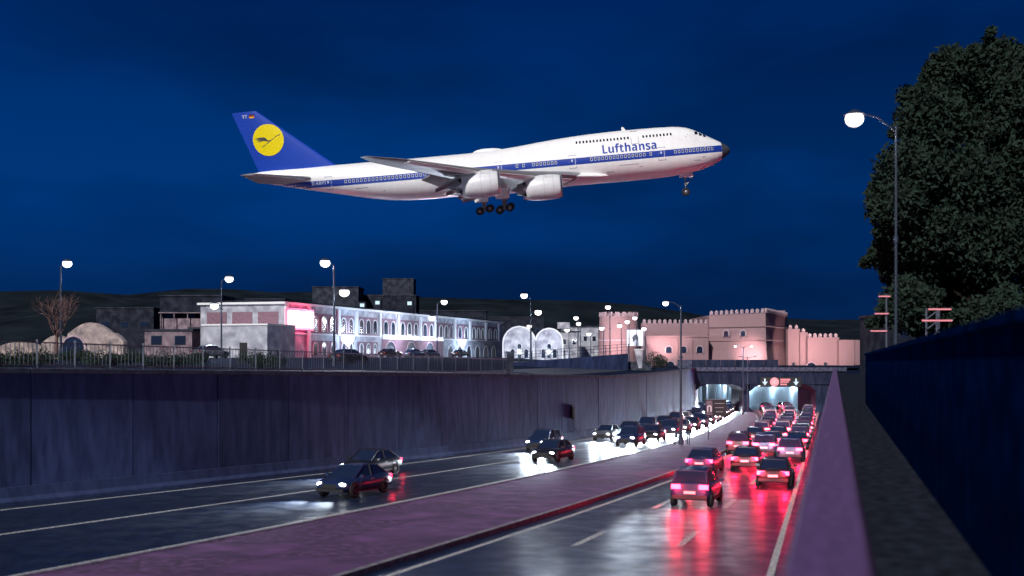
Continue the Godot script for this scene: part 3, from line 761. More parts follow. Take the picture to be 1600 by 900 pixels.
	# ground floodlights that wash the fort
	for q in [[1172, 579, 250.0, 1178, 545], [1240, 579, 252.0, 1240, 545], [1030, 579, 250.0, 1050, 505], [1290, 579, 250.0, 1290, 545], [962, 570, 254.0, 960, 525]]:
		var p := W(q[0], q[1], q[2])
		var f := thing("floodlight", "low ground floodlight at the foot of the fort", "floodlight", p, 0.0, "floodlights at the foot of the fort")
		f.position.y = -2.2
		var h := boxp("lamp_housing", Vector3(0.6, 0.4, 0.3), Vector3(0, 0.35, 0), M.rail, f); h.rotation.x = 0.5
		boxp("lamp_lens", Vector3(0.5, 0.3, 0.05), Vector3(0, 0.42, -0.2), M.lamp, f)
		boxp("foot", Vector3(0.5, 0.2, 0.3), Vector3(0, 0.08, 0), M.rail, f)
		var tgt := W(q[3], q[4], 264.0)
		spot(f, Vector3(0, 0.5, -0.35), tgt - f.position, Color(1.0, 0.84, 0.82), 290.0, 34.0, 0.3)

# ---------------------------------------------------------------- right-hand side
func right_side():
	var w := thing("boundary_wall", "dark navy rendered wall on the pavement beside the mauve parapet", "wall", Vector3.ZERO)
	var d := -3.0
	while d < 56.0:
		part("wall_panel", sweep(func(q): return rwall_x(q) + 1.75, rtop, [[0.0, -1.1], [0.0, 1.32], [0.25, 1.32], [0.25, -1.1]], d, d + 3.97, 2.0), M.navy_wall, w)
		part("coping_stone", sweep(func(q): return rwall_x(q) + 1.75, rtop, [[-0.06, 1.322], [-0.06, 1.42], [0.31, 1.42], [0.31, 1.322]], d, d + 3.97, 2.0), M.navy_wall, w)
		d += 4.0
	# rising ground and dark houses behind it
	for q in [[1395.0, 1500.0, 492.0, 150.0, "dark low house behind the navy wall, below the tree"], [1490.0, 1680.0, 470.0, 120.0, "large dark house behind the navy wall under tall tree"]]:
		block_house("town_house", q[4], q[0], q[1], q[2], q[3], 14.0, M.dark_house, 3)
	# red-lit lattice mast
	var m := thing("lattice_mast", "slim lattice mast with glowing red bars in front of dark tree", "mast", W(1460, 555, 46.0))
	m.position.y = rtop(46.0) - 1.05
	for s in [[-0.25, -0.2], [0.25, -0.2], [0.0, 0.25]]: boxp("leg", Vector3(0.06, 4.2, 0.06), Vector3(s[0], 2.1, s[1]), M.rail, m)
	for k in 9:
		part("brace", tube_mesh([Vector3(-0.25, 0.4 + k * 0.42, -0.2), Vector3(0.25, 0.8 + k * 0.42, -0.2)], [0.025, 0.025], 5), M.rail, m)
	for k in 4: boxp("neon_bar", Vector3(0.5 + 0.1 * (k % 2), 0.07, 0.07), Vector3(0, 2.15 + k * 0.22, 0.3), M.red_bar, m)
	boxp("neon_bar", Vector3(1.2, 0.06, 0.06), Vector3(0.0, 3.7, 0.3), M.red_bar, m)
	boxp("neon_bar", Vector3(0.9, 0.06, 0.06), Vector3(0.1, 4.15, 0.3), M.red_bar, m)
	var n := thing("lattice_mast", "short dark post carrying three thin glowing red bars beside the tree", "mast", W(1385, 555, 50.0))
	n.position.y = rtop(50.0) - 1.05
	part("post", cyl(0.05, 0.04, 5.0, 8), M.rail, n, Vector3(0, 2.5, 0))
	for k in 3: boxp("neon_bar", Vector3(0.7 - 0.1 * k, 0.05, 0.05), Vector3(-0.35 + 0.12 * k, 3.4 + k * 0.75, 0.08), M.red_bar, n)

# ---------------------------------------------------------------- airliner
const FUS := [ # station, main radius, centre height, crown height
	[0.0, 0.22, 0.10, 0.34], [0.35, 0.62, 0.08, 0.72], [1.0, 1.05, 0.04, 1.15], [2.0, 1.62, -0.02, 1.78], [3.0, 2.03, -0.04, 2.35], [4.0, 2.34, -0.05, 2.95], [5.0, 2.58, -0.05, 3.48], [6.2, 2.80, -0.03, 4.02],
	[8.0, 3.02, 0.0, 4.40], [10.0, 3.18, 0.0, 4.52], [13.0, 3.25, 0.0, 4.58], [19.0, 3.25, 0.0, 4.56], [24.0, 3.25, 0.0, 4.38], [29.0, 3.25, 0.0, 4.0], [33.0, 3.25, 0.0, 3.62], [37.0, 3.25, 0.0, 3.32], [40.0, 3.25, 0.0, 3.25],
	[49.0, 3.25, 0.0, 3.25], [54.0, 3.05, 0.24, 3.29], [59.0, 2.56, 0.76, 3.32], [64.0, 2.0, 1.34, 3.34], [69.0, 1.44, 1.92, 3.36], [72.5, 1.0, 2.34, 3.34], [74.6, 0.62, 2.56, 3.18], [75.4, 0.3, 2.6, 2.9]]
func fus(s: float) -> Array:
	var i := 0
	while i < FUS.size() - 2 and s > FUS[i + 1][0]: i += 1
	var out := []
	for c in [1, 2, 3]:
		var tab := []
		for k in range(maxi(0, i - 1), mini(FUS.size(), i + 3)): tab.append([FUS[k][0], FUS[k][c]])
		out.append(curve(tab, s))
	return out
func fus_r(f: Array, phi: float) -> float:   # phi measured from straight up
	var r: float = f[0]; var top: float = f[2] - f[1]
	var ur := minf(2.25, r * 0.8)
	var c := top - ur
	if top <= r + 0.001: return r
	var sn := sin(phi)
	var q := ur * ur - c * c * sn * sn
	if q < 0.0: return r
	var r2 := c * cos(phi) + sqrt(q)
	var k := 0.45
	var h := clampf(0.5 + 0.5 * (r2 - r) / k, 0.0, 1.0)
	return minf(lerpf(r, r2, h) + k * h * (1 - h), maxf(top, r) if phi < 0.01 else 99.0)
func fus_point(s: float, y: float, lift := 0.0, side := 1.0) -> Vector3:
	var f := fus(s)
	var a := 0.0; var b := PI
	for i in 26:
		var m := (a + b) / 2
		if cos(m) * fus_r(f, m) + f[1] > y: a = m
		else: b = m
	var r := fus_r(f, a) + lift
	return Vector3(38.0 - s, f[1] + cos(a) * r, sin(a) * r * side)
# a flat polygon in (station, height) laid on the fuselage skin
func on_skin(st: SurfaceTool, s0: float, s1: float, y0: Callable, y1: Callable, step: float, rows: int, lift: float, side: float):
	var n := maxi(1, int(ceil((s1 - s0) / step)))
	for i in n:
		var a := lerpf(s0, s1, float(i) / n); var b := lerpf(s0, s1, float(i + 1) / n)
		for j in rows:
			var u := float(j) / rows; var v := float(j + 1) / rows
			quad(st, fus_point(a, lerpf(y0.call(a), y1.call(a), u), lift, side), fus_point(a, lerpf(y0.call(a), y1.call(a), v), lift, side), fus_point(b, lerpf(y0.call(b), y1.call(b), v), lift, side), fus_point(b, lerpf(y0.call(b), y1.call(b), u), lift, side), 0)
func skin_rect(s: float, y: float, w: float, h: float, lift: float, side := 1.0) -> ArrayMesh:
	var st := st_new()
	on_skin(st, s - w / 2, s + w / 2, func(_q): return y - h / 2, func(_q): return y + h / 2, 9.0, 2, lift, side)
	return done(st)
func skin_text(txt: String, s_left: float, y: float, height: float, slant: float, font_bold: bool) -> ArrayMesh:
	var tm := TextMesh.new(); tm.text = txt; tm.font_size = 64; tm.pixel_size = height / 46.0; tm.depth = 0.0
	var f := SystemFont.new(); f.font_names = PackedStringArray(["Droid Sans"]); f.font_weight = 700 if font_bold else 400
	tm.font = f; tm.horizontal_alignment = HORIZONTAL_ALIGNMENT_LEFT; tm.vertical_alignment = VERTICAL_ALIGNMENT_BOTTOM
	var ar := tm.get_mesh_arrays()
	var vs: PackedVector3Array = ar[Mesh.ARRAY_VERTEX]
	var ix: PackedInt32Array = ar[Mesh.ARRAY_INDEX]
	var lo := INF; var lx := INF
	for v in vs: lo = minf(lo, v.y); lx = minf(lx, v.x)
	var st := st_new()
	for t in range(0, ix.size(), 3):
		var p := []
		for k in 3:
			var v := vs[ix[t + k]]
			p.append(fus_point(s_left - (v.x - lx), y + (v.y - lo) + slant * (v.x - lx), 0.035))
		tri(st, p[0], p[1], p[2], 0)
	return done(st)
# wing-like surface: sections [origin leading edge, chord, thickness] joined
func foil(secs: Array, vertical := false) -> ArrayMesh:
	var st := st_new()
	var xs := [0.0, 0.012, 0.05, 0.14, 0.3, 0.5, 0.75, 1.0]
	var sides := [[], []]
	for q in secs:
		var le: Vector3 = q[0]; var c: float = q[1]; var t: float = q[2]; var drop: float = q[3] if q.size() > 3 else 0.0
		for sd in 2:
			var row := []
			for x in xs:
				var th: float = t * c * 2.6 * (sqrt(x) * 0.58 - x * 0.16 - x * x * 0.62 + x * x * x * 0.2)
				if sd == 1: th = -th
				row.append(le + (Vector3(-x * c, 0, th) if vertical else Vector3(-x * c, th - drop * x, 0)))
			sides[sd].append(row)
	for sd in 2:
		for i in secs.size() - 1:
			for k in xs.size() - 1:
				var a: Vector3 = sides[sd][i][k]; var b: Vector3 = sides[sd][i][k + 1]; var c: Vector3 = sides[sd][i + 1][k + 1]; var d: Vector3 = sides[sd][i + 1][k]
				quad(st, a, b, c, d, sd + 1)
	for e in [0, secs.size() - 1]:
		for k in xs.size() - 1: quad(st, sides[0][e][k], sides[0][e][k + 1], sides[1][e][k + 1], sides[1][e][k], -1)
	return done(st)
func fin_half(s: float, y: float) -> float: # half thickness of the fin at a point
	var t := (y - 3.2) / 9.5
	var le := lerpf(61.3, 73.0, t); var c := lerpf(12.4, 3.9, t)
	var x := clampf((s - le) / c, 0.01, 1.0)
	return 0.085 * c * 2.6 * (sqrt(x) * 0.58 - x * 0.16 - x * x * 0.62 + x * x * x * 0.2)
func fin_poly(pts: PackedVector2Array, lift: float) -> ArrayMesh:
	var st := st_new()
	var idx := Geometry2D.triangulate_polygon(pts)
	for t in range(0, idx.size(), 3):
		var p := []
		for k in 3:
			var v := pts[idx[t + k]]
			p.append(Vector3(38.0 - v.x, v.y, fin_half(v.x, v.y) + lift))
		tri(st, p[0], p[1], p[2], 0)
	return done(st)
func wheel(parent: Node, at: Vector3, r: float, w: float):
	var n := Node3D.new(); n.name = "wheel"; parent.add_child(n, true); n.position = at
	var t := part("tyre", lathe_x([[-w * 0.35, r * 0.5], [-w * 0.5, r * 0.6], [-w * 0.5, r * 0.88], [-w * 0.3, r], [w * 0.3, r], [w * 0.5, r * 0.88], [w * 0.5, r * 0.6], [w * 0.35, r * 0.5]], 18), M.rubber, n)
	t.rotation.y = PI / 2
	var h := part("rim", lathe_x([[-w * 0.38, 0.02], [-w * 0.36, r * 0.52], [w * 0.36, r * 0.52], [w * 0.38, 0.02]], 14), M.grey_metal, n)
	h.rotation.y = PI / 2
func engine(parent: Node, inlet: Vector3, wing_at: Vector3):
	var e := Node3D.new(); e.name = "engine"; parent.add_child(e, true); e.position = inlet
	part("nacelle", lathe_x([[-0.25, 1.2], [-0.05, 1.32], [0.0, 1.42], [-0.08, 1.55], [-0.5, 1.72], [-1.6, 1.86], [-3.0, 1.88], [-4.4, 1.76], [-5.3, 1.6], [-5.3, 1.5], [-4.6, 1.42]], 32), M.nacelle, e)
	part("fan", lathe_x([[-0.9, 0.05], [-1.2, 0.4], [-1.25, 1.3]], 24), M.black, e)
	part("intake_lining", lathe_x([[-0.24, 1.22], [-1.3, 1.32]], 28), M.grey_metal, e)
	part("inlet_lip", lathe_x([[-0.22, 1.24], [-0.04, 1.34], [0.03, 1.44], [-0.06, 1.57], [-0.25, 1.66]], 32), M.chrome, e)
	part("core_nozzle", lathe_x([[-4.6, 1.3], [-5.6, 1.05], [-6.6, 0.78], [-6.6, 0.7], [-6.0, 0.7]], 24), M.wing, e)
	part("exhaust_cone", lathe_x([[-6.0, 0.55], [-6.8, 0.4], [-7.5, 0.05]], 16), M.wing, e)
	for k in 12:
		var an := TAU * k / 12
		var c := part("chevron", extrude(PackedVector2Array([Vector2(0, -0.36), Vector2(0, 0.36), Vector2(-0.55, 0)]), -0.03, 0.03), M.black if k % 2 else M.nacelle, e)
		c.basis = Basis(Vector3(1, 0, 0), Vector3(0, cos(an), sin(an)), Vector3(0, -sin(an), cos(an)))
		c.position = Vector3(-5.28, -sin(an) * 1.57, cos(an) * 1.57)
	part("panel_seam", lathe_x([[-2.6, 1.9], [-2.63, 1.9]], 32), M.seam, e)
	part("panel_seam", lathe_x([[-1.3, 1.845], [-1.33, 1.848]], 32), M.seam, e)
	var wl := wing_at - inlet
	part("pylon", foil([[Vector3(-1.2, 1.6, 0), 6.5, 0.05], [Vector3(wl.x + 2.0, wl.y - 0.1, wl.z), 7.0, 0.05]], true), M.nacelle, e)
	part("strake", extrude(PackedVector2Array([Vector2(-1.2, 0), Vector2(-2.6, 0), Vector2(-2.5, 0.4)]), -0.02, 0.02), M.nacelle, e, Vector3(0, 1.4, 1.22))
func bogie(parent: Node, at: Vector3, top: Vector3):
	var g := Node3D.new(); g.name = "main_gear"; parent.add_child(g, true); g.position = at
	part("strut", tube_mesh([Vector3.ZERO, top - at], [0.2, 0.28], 10), M.grey_metal, g)
	part("drag_brace", tube_mesh([Vector3(0, 0.7, 0), top - at + Vector3(1.6, 0, 0)], [0.1, 0.1], 8), M.grey_metal, g)
	part("bogie_beam", tube_mesh([Vector3(-0.8, -0.12, 0), Vector3(0.8, 0.12, 0)], [0.14, 0.14], 8), M.grey_metal, g)
	for x in [-0.78, 0.78]:
		for z in [-0.56, 0.56]: wheel(g, Vector3(x, 0.14 * x / 0.78, z), 0.62, 0.46)
	boxp("gear_door", Vector3(2.0, 1.7, 0.06), (top - at) * 0.72 + Vector3(0, 0, 0.55), M.skin, g)
func airliner():
	var p := thing("airliner", "white four-engined jet airliner with blue stripe and tail, wheels down", "airplane", W(761, 270, 178.0))
	p.rotation = Vector3(deg_to_rad(8.3), deg_to_rad(-0.8), deg_to_rad(5.0))
	p.scale = Vector3.ONE * 0.985
	# fuselage
	var rings := []
	var s := 0.0
	while s <= 75.41:
		var f := fus(s)
		var ring := []
		for k in 48:
			var an := TAU * k / 48
			var r := fus_r(f, an if an <= PI else TAU - an)
			ring.append(Vector3(38.0 - s, f[1] + cos(an) * r, sin(an) * r))
		rings.append(ring)
		s += 0.25 if s < 8.0 else 0.7
	var body := part("fuselage", loft(rings, true, 0), M.skin, p)
	var nose := []
	s = 0.0
	while s < 1.36:
		var f := fus(s)
		var ring := []
		for k in 32:
			var an := TAU * k / 32
			var r := fus_r(f, an if an <= PI else TAU - an) + 0.012
			ring.append(Vector3(38.012 - s, f[1] + cos(an) * r, sin(an) * r))
		nose.append(ring); s += 0.17
	part("radome", loft(nose, true, 0), M.crane, body)
	var ymid := func(q: float) -> float: return 0.45 if q < 50.0 else 0.45 + (q - 50.0) * (q - 50.0) * 0.0006
	for side in [1.0, -1.0]:
		var st := st_new()
		on_skin(st, 1.36, 71.0, func(q): return ymid.call(q) - 0.5, func(q): return ymid.call(q) + 0.5, 0.5, 3, 0.014, side)
		part("blue_stripe", done(st), M.stripe, body)
	# windows: pale surrounds with dark panes
	var rows := [[3.0, 9.2, 0.58, 0], [12.6, 12.7, 0.58, 0], [13.6, 21.8, 0.58, 0], [27.2, 31.2, 0.58, 0], [32.2, 32.3, 0.58, 0], [33.2, 33.3, 0.58, 0], [47.5, 60.0, 0.62, 0]]
	for r in rows:
		var q: float = r[0]
		while q <= r[1]:
			var yy: float = ymid.call(q) + 0.1
			var f := part("window", skin_rect(q, yy, 0.36, 0.5, 0.024), M.win_ring, body)
			part("pane", skin_rect(q, yy, 0.2, 0.32, 0.032), M.win_dark, f)
			q += r[2]
	for r in [[9.2, 13.8], [15.8, 24.2]]:
		var q: float = r[0]
		while q <= r[1]:
			part("window", skin_rect(q, 3.3, 0.26, 0.36, 0.024), M.win_dark, body)
			q += 0.53
	# doors
	for dd in [[10.9, 0.45], [24.6, 0.45], [36.0, 0.45], [62.6, 0.6], [14.8, 3.3]]:
		var dn := Node3D.new(); dn.name = "door"; body.add_child(dn, true)
		var w := 1.1; var h := 1.95
		for e in [[0.0, h / 2, w, 0.07], [0.0, -h / 2, w, 0.07], [-w / 2, 0.0, 0.07, h], [w / 2, 0.0, 0.07, h]]:
			part("door_seam", skin_rect(dd[0] + e[0], dd[1] + e[1], e[2], e[3], 0.022), M.seam, dn)
		if dd[1] < 1.0:
			part("door_window", skin_rect(dd[0] + 0.1, dd[1] + 0.15, 0.24, 0.36, 0.024), M.win_ring, dn)
			part("door_trim", skin_rect(dd[0] - 0.38, dd[1], 0.09, 1.0, 0.024), M.win_ring, dn)
	# flight deck windows
	for q in [[3.0, 2.02, 0.42], [3.62, 2.28, 0.5], [4.3, 2.52, 0.5]]:
		part("cockpit_window", skin_rect(q[0] + 0.9, q[1] + 0.62, q[2], 0.46, 0.03), M.win_dark, body)
		part("cockpit_window", skin_rect(q[0] + 0.9, q[1] + 0.62, q[2], 0.46, 0.03, -1.0), M.win_dark, body)
	for q in [[6.6, 3.0], [6.9, 2.7], [6.3, 2.75]]: part("sensor", skin_rect(q[0], q[1], 0.12, 0.12, 0.02), M.seam, body)
	for q in [[14.2, -1.2, 0.5], [5.4, -1.0, 0.9], [4.4, -0.6, 0.5], [16.0, -0.75, 3.0], [57.5, -0.62, 1.9], [19.0, -1.6, 1.2], [54.0, -1.3, 0.4]]:
		part("skin_mark", skin_rect(q[0], q[1], q[2], 0.07, 0.02), M.seam, body)
	# lettering
	part("lettering", skin_text("Lufthansa", 19.9, 1.2, 1.28, 0.0, true), M.stripe, body)
	part("registration", skin_text("D-ABYT", 65.3, 0.48, 0.5, 0.0, true), M.win_ring, body)
	# fin and its marks
	var fin := part("fin", foil([[Vector3(38.0 - 61.3, 3.2, 0), 12.4, 0.085], [Vector3(38.0 - 73.0, 12.7, 0), 3.9, 0.085]], true), M.blue, p)
	var dc := Vector2(71.6, 8.1); var dr := 2.45
	var st := st_new()
	for k in 40:
		for j in 4:
			var q := []
			for e in [[j, k], [j + 1, k], [j + 1, k + 1], [j, k + 1]]:
				var a: float = TAU * e[1] / 40.0; var r: float = dr * e[0] / 4.0
				var v := dc + Vector2(cos(a), sin(a)) * r
				q.append(Vector3(38.0 - v.x, v.y, fin_half(v.x, v.y) + 0.03))
			quad(st, q[0], q[1], q[2], q[3], 0)
	part("emblem_disc", done(st), M.yellow, fin)
	# crane emblem, in units of the disc radius, x to the right
	var crane := [
		[[0.78, 0.24], [0.62, 0.22], [0.42, 0.10], [0.2, -0.06], [0.02, -0.16], [-0.12, -0.24], [-0.42, -0.42], [-0.48, -0.40], [-0.2, -0.26], [-0.02, -0.13], [0.06, -0.02], [0.2, 0.0], [0.42, 0.14], [0.62, 0.26], [0.78, 0.30]],
		[[0.04, -0.14], [-0.02, -0.02], [-0.12, 0.1], [-0.22, 0.18], [-0.5, 0.2], [-0.86, 0.16], [-0.84, 0.13], [-0.5, 0.15], [-0.8, 0.08], [-0.78, 0.05], [-0.46, 0.1], [-0.74, 0.0], [-0.72, -0.03], [-0.42, 0.04], [-0.66, -0.08], [-0.64, -0.1], [-0.36, -0.02], [-0.14, -0.06]]]
	for c in crane:
		var pts := PackedVector2Array()
		for v in c: pts.append(dc + Vector2(-v[0], v[1]) * dr)
		var cm := fin_poly(pts, 0.055)
		part("emblem_bird", cm, M.crane, fin)
	for k in 3:
		part("flag_band", fin_poly(PackedVector2Array([Vector2(73.4, 12.25 - k * 0.2), Vector2(74.2, 12.25 - k * 0.2), Vector2(74.2, 12.05 - k * 0.2), Vector2(73.4, 12.05 - k * 0.2)]), 0.03), [M.black, M.red, M.gold][k], fin)
	var tm := TextMesh.new(); tm.text = "YT"; tm.font_size = 64; tm.pixel_size = 0.0115; tm.depth = 0.01
	var sf := SystemFont.new(); sf.font_names = PackedStringArray(["Droid Sans"]); sf.font_weight = 700; tm.font = sf
	part("tail_letters", tm, M.win_ring, fin, Vector3(38.0 - 74.9, 11.95, fin_half(74.9, 11.95) + 0.03))
	part("rudder_seam", fin_poly(PackedVector2Array([Vector2(70.0, 3.9), Vector2(70.06, 3.9), Vector2(75.26, 12.4), Vector2(75.2, 12.4)]), 0.02), M.stripe, fin)
	# tailplanes, wings
	for side in [1.0, -1.0]:
		part("tailplane", foil([[Vector3(38.0 - 64.6, 1.5, 0.9 * side), 9.2, 0.1], [Vector3(38.0 - 71.8, 2.75, 10.6 * side), 2.4, 0.09]]), M.wing, p)
		var wn := part("wing", foil([[Vector3(38.0 - 22.5, -1.9, 2.2 * side), 17.5, 0.12, 0.6], [Vector3(38.0 - 30.0, -1.0, 11.7 * side), 11.4, 0.105, 0.2], [Vector3(38.0 - 38.6, 0.3, 21.5 * side), 7.2, 0.095, 0.0], [Vector3(38.0 - 47.4, 2.2, 31.4 * side), 4.4, 0.085, 0.0], [Vector3(38.0 - 51.6, 2.9, 34.2 * side), 1.2, 0.08, 0.0]]), M.wing, p)
		# wing-root fairing
		part("root_fairing", foil([[Vector3(38.0 - 18.0, -2.15, 1.6 * side), 27.0, 0.075], [Vector3(38.0 - 20.5, -2.1, 3.35 * side), 21.0, 0.06], [Vector3(38.0 - 24.0, -1.8, 4.3 * side), 14.0, 0.03]]), M.skin, p)
		# leading edge slats, flaps, fairings
		part("slat", foil([[Vector3(38.0 - 25.0, -2.2, 5.2 * side), 2.2, 0.16, 0.5], [Vector3(38.0 - 29.6, -1.5, 11.0 * side), 1.9, 0.16, 0.45]]), M.skin, wn)
		part("slat", foil([[Vector3(38.0 - 30.6, -1.3, 12.8 * side), 1.8, 0.16, 0.45], [Vector3(38.0 - 37.2, -0.2, 20.2 * side), 1.4, 0.16, 0.35]]), M.skin, wn)
		part("slat", foil([[Vector3(38.0 - 38.6, 0.05, 22.0 * side), 1.4, 0.16, 0.35], [Vector3(38.0 - 46.8, 1.9, 31.0 * side), 0.9, 0.16, 0.2]]), M.skin, wn)
		part("flap", foil([[Vector3(38.0 - 38.6, -2.5, 3.6 * side), 3.4, 0.12, 1.6], [Vector3(38.0 - 40.0, -1.3, 11.2 * side), 2.6, 0.12, 1.2]]), M.wing, wn)
		part("flap", foil([[Vector3(38.0 - 41.2, -1.0, 12.8 * side), 2.4, 0.12, 1.1], [Vector3(38.0 - 44.8, 0.3, 20.6 * side), 1.8, 0.12, 0.8]]), M.wing, wn)
		for q in [[5.5, 39.0, -2.2, 4.6], [9.2, 39.6, -1.6, 4.4], [14.8, 41.4, -0.9, 4.0], [18.6, 43.0, -0.3, 3.6]]:
			part("flap_fairing", foil([[Vector3(38.0 - q[1] + 1.8, q[2] - 0.2, (q[0] - 0.32) * side), q[3], 0.08, 1.35], [Vector3(38.0 - q[1] + 2.0, q[2] - 0.5, q[0] * side), q[3] * 1.1, 0.14, 1.6], [Vector3(38.0 - q[1] + 1.8, q[2] - 0.2, (q[0] + 0.32) * side), q[3], 0.08, 1.35]]), M.wing, wn)
		engine(p, Vector3(38.0 - 26.8, -3.05, 11.7 * side), Vector3(38.0 - 30.4, -1.1, 11.7 * side))
		engine(p, Vector3(38.0 - 35.6, -1.85, 20.8 * side), Vector3(38.0 - 38.4, 0.2, 20.8 * side))
		bogie(p, Vector3(38.0 - 35.6, -5.75, 5.5 * side), Vector3(38.0 - 36.0, -2.4, 4.6 * side))
		bogie(p, Vector3(38.0 - 38.8, -5.7, 1.9 * side), Vector3(38.0 - 39.4, -2.8, 1.9 * side))
	part("belly_fairing", loft(belly_rings(), true, 0), M.skin, p)
	# nose gear
	var ng := Node3D.new(); ng.name = "nose_gear"; p.add_child(ng); ng.position = Vector3(38.0 - 7.2, -5.75, 0)
	part("strut", tube_mesh([Vector3.ZERO, Vector3(0.15, 3.1, 0)], [0.14, 0.2], 10), M.chrome, ng)
	part("brace", tube_mesh([Vector3(0.05, 0.9, 0), Vector3(1.5, 2.6, 0)], [0.08, 0.08], 8), M.grey_metal, ng)
	for z in [-0.42, 0.42]: wheel(ng, Vector3(0, 0, z), 0.6, 0.42)
	for z in [-0.75, 0.75]: boxp("gear_door", Vector3(1.9, 0.9, 0.05), Vector3(0.2, 2.7, z), M.skin, ng)
	boxp("landing_lamp", Vector3(0.1, 0.22, 0.5), Vector3(0.28, 1.35, 0), M.plate, ng)
	# aerials and dome on the crown
	part("blade_aerial", extrude(PackedVector2Array([Vector2(0, 0), Vector2(-0.7, 0), Vector2(-0.75, 0.6), Vector2(-0.45, 0.6)]), -0.03, 0.03), M.skin, p, Vector3(38.0 - 15.8, 4.5, 0))
	part("blade_aerial", extrude(PackedVector2Array([Vector2(0, 0), Vector2(-0.7, 0), Vector2(-0.75, 0.5), Vector2(-0.45, 0.5)]), -0.03, 0.03), M.skin, p, Vector3(38.0 - 55.0, 3.2, 0))
	part("antenna_dome", lathe_x([[2.4, 0.05], [1.8, 0.3], [0.6, 0.46], [-1.0, 0.46], [-1.9, 0.3], [-2.4, 0.05]], 16), M.skin, p, Vector3(38.0 - 37.5, 3.28, 0))
func belly_rings() -> Array:
	var rr := []
	for q in [[24.0, 1.4, 0.3], [26.0, 2.5, 0.55], [30.0, 3.1, 0.8], [38.0, 3.2, 0.85], [42.0, 2.9, 0.7], [46.0, 1.6, 0.3]]:
		var ring := []
		for k in 20:
			var an := TAU * k / 20
			ring.append(Vector3(38.0 - (q[0] as float), -2.75 + cos(an) * (q[2] as float) * 0.95, sin(an) * (q[1] as float)))
		rr.append(ring)
	return rr

